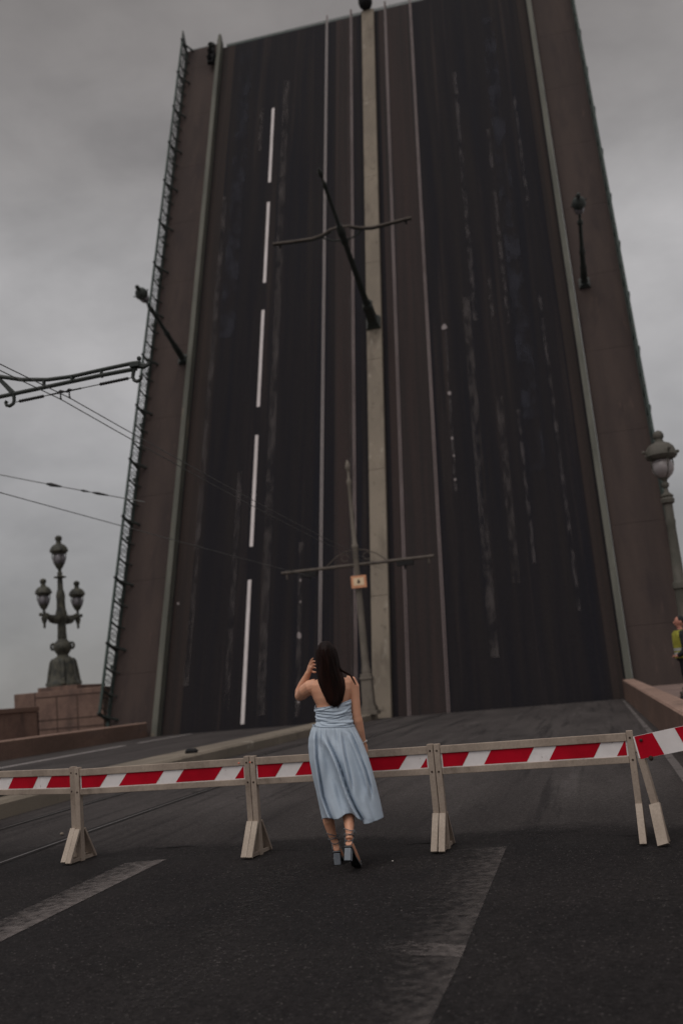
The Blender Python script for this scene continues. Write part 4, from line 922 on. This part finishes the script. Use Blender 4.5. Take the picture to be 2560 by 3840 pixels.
# ---------------------------------------------------------------- man in the vest
def man():
    t = empty('person', (2.02, 22.6, .635), (0, 0, R(6)))
    tag(t, 'man in dark jacket and yellow vest by the lamp post at the right edge', 'person')
    def parts(e, which):
        b = MB()
        if which in ('body', 'jacket'):
            rings = []
            for z, w, d, x in ((1.48, .09, .10, .0), (1.44, .13, .2, .0), (1.36, .15, .225, .0), (1.2, .155, .215, -.01), (1.05, .15, .2, -.015), (.95, .145, .2, -.005), (.84, .14, .195, 0)):
                rings.append([Vector((x+(w+e)*math.cos(a), (d+e)*math.sin(a), z)) for a in [2*math.pi*j/20 for j in range(20)]])
            b.loft(rings)
            for s in (-1, 1):
                b.tube([(0, s*.2, 1.42), (-.01, s*.25, 1.33), (-.01, s*.275, 1.18), (-.01, s*.27, 1.10)], [.07+e, .075+e, .066+e, .06+e], 10)
                b.tube([(-.01, s*.27, 1.10), (-.07, s*.24, .98), (-.15, s*.16, .93)], [.047+e, .042+e, .034+e], 10)
        if which in ('body', 'trousers'):
            b.lathe([(.15+e, .98), (.16+e, .9), (.15+e, .82)], seg=16)
            for s in (-1, 1): b.tube([(0, s*.09, .88), (-.01, s*.095, .5), (.015, s*.10, .28), (.02, s*.10, .09)], [.09+e, .068+e, .058+e, .05+e], 12)
        if which == 'body':
            b.tube([(0, 0, 1.44), (-.02, 0, 1.55)], .055, 10); b.ball((-.01, 0, 1.645), (.10, .078, .115), 16)
            b.ball((-.065, 0, 1.59), (.045, .045, .045), 10); b.tube([(-.10, 0, 1.665), (-.135, 0, 1.625), (-.11, 0, 1.612)], [.01, .016, .012], 6)
            for s in (-1, 1):
                b.ball((.012, s*.08, 1.635), (.02, .01, .032), 8); b.ball((-.10, s*.032, 1.655), .012, 6)
                b.tube([(-.14, s*.165, .932), (-.19, s*.13, .925)], [(.035, .022), (.04, .02)], 8)
                for k in range(4): b.tube([(-.18, s*(.10+.019*k), .93), (-.215, s*(.09+.019*k), .922), (-.225, s*(.085+.017*k), .90)], [.010, .009, .007], 6)
                b.tube([(-.15, s*.13, .945), (-.175, s*.105, .955), (-.195, s*.09, .95)], [.011, .010, .008], 6)
        return b
    parts(0, 'body').fuse('body', MT['manskin'], t, .009, 4)
    parts(.014, 'trousers').fuse('trousers', MT['trouser'], t, .012, 6)
    parts(.016, 'jacket').fuse('jacket', MT['jacket'], t, .012, 6)
    def vest_ring(z0, z1, e, n=30):
        rings = []
        for i in range(9):
            z = z0+(z1-z0)*i/8
            w, d = interp([(1.47, .10, .15), (1.42, .15, .21), (1.36, .155, .228), (1.2, .16, .222), (1.05, .155, .208), (.92, .152, .205)], z)
            rings.append([Vector((-.008+(w+e)*math.cos(a), (d+e)*math.sin(a)*.96, z)) for a in [2*math.pi*j/n for j in range(n)]])
        return MB().loft(rings, cap=False)
    v = vest_ring(1.46, .88, .032).build('vest', MT['vest'], t, True)
    for z in (1.06, .97): vest_ring(z+.03, z-.03, .036).build('reflective_band', MT['vestband'], v, True)
    MB().ball((.022, 0, 1.675), (.098, .086, .098), 14).build('hair', MT['jacket'], t, True)
    for s in (-1, 1):
        MB().tube([(.07, s*.10, .05), (-.02, s*.10, .055), (-.13, s*.105, .04), (-.19, s*.105, .03)], [(.045, .045), (.055, .05), (.04, .048), (.025, .035)], 10).box((-.06, s*.103, .012), (.28, .095, .024)).build('shoe', MT['black'], t, True)
    # seam where the sleeves come out of the vest
    for s in (-1, 1): MB().tube([(.02+.09*math.cos(a), s*.232, 1.33+.11*math.sin(a)) for a in [2*math.pi*j/14 for j in range(15)]], .02, 5, False).build('vest_edge', MT['jacket'], v, True)
    return t
man()
# dark lump lying on the median and scraps on the road
def stone(p, s, label, m):
    b = MB().ball((0, 0, 0), s, 8); b.v = [tuple(Vector(v)*(1+.3*noise.noise(Vector(v)*9+Vector(p)))) for v in b.v]
    o = b.build('stone', m); o.location = p; tag(o, label, 'stone', 'small loose stones'); return o
stone((-8.0, 19.4, .50), (.16, .1, .07), 'dark lump lying on the edge of the pale median left of the woman', MT['black'])
rn = random.Random(11)
for i in range(1): stone((-5.87, 10.4, zr(10.4)+.02), (.025, .02, .016), 'pale pebble beside the tram rail at the left', MT['median'])
stone((-1.68, 8.05, zr(8.05)+.004), (.008, .006, .004), 'tiny pale chip on the asphalt right of the woman\'s shoes', MT['pearl'])
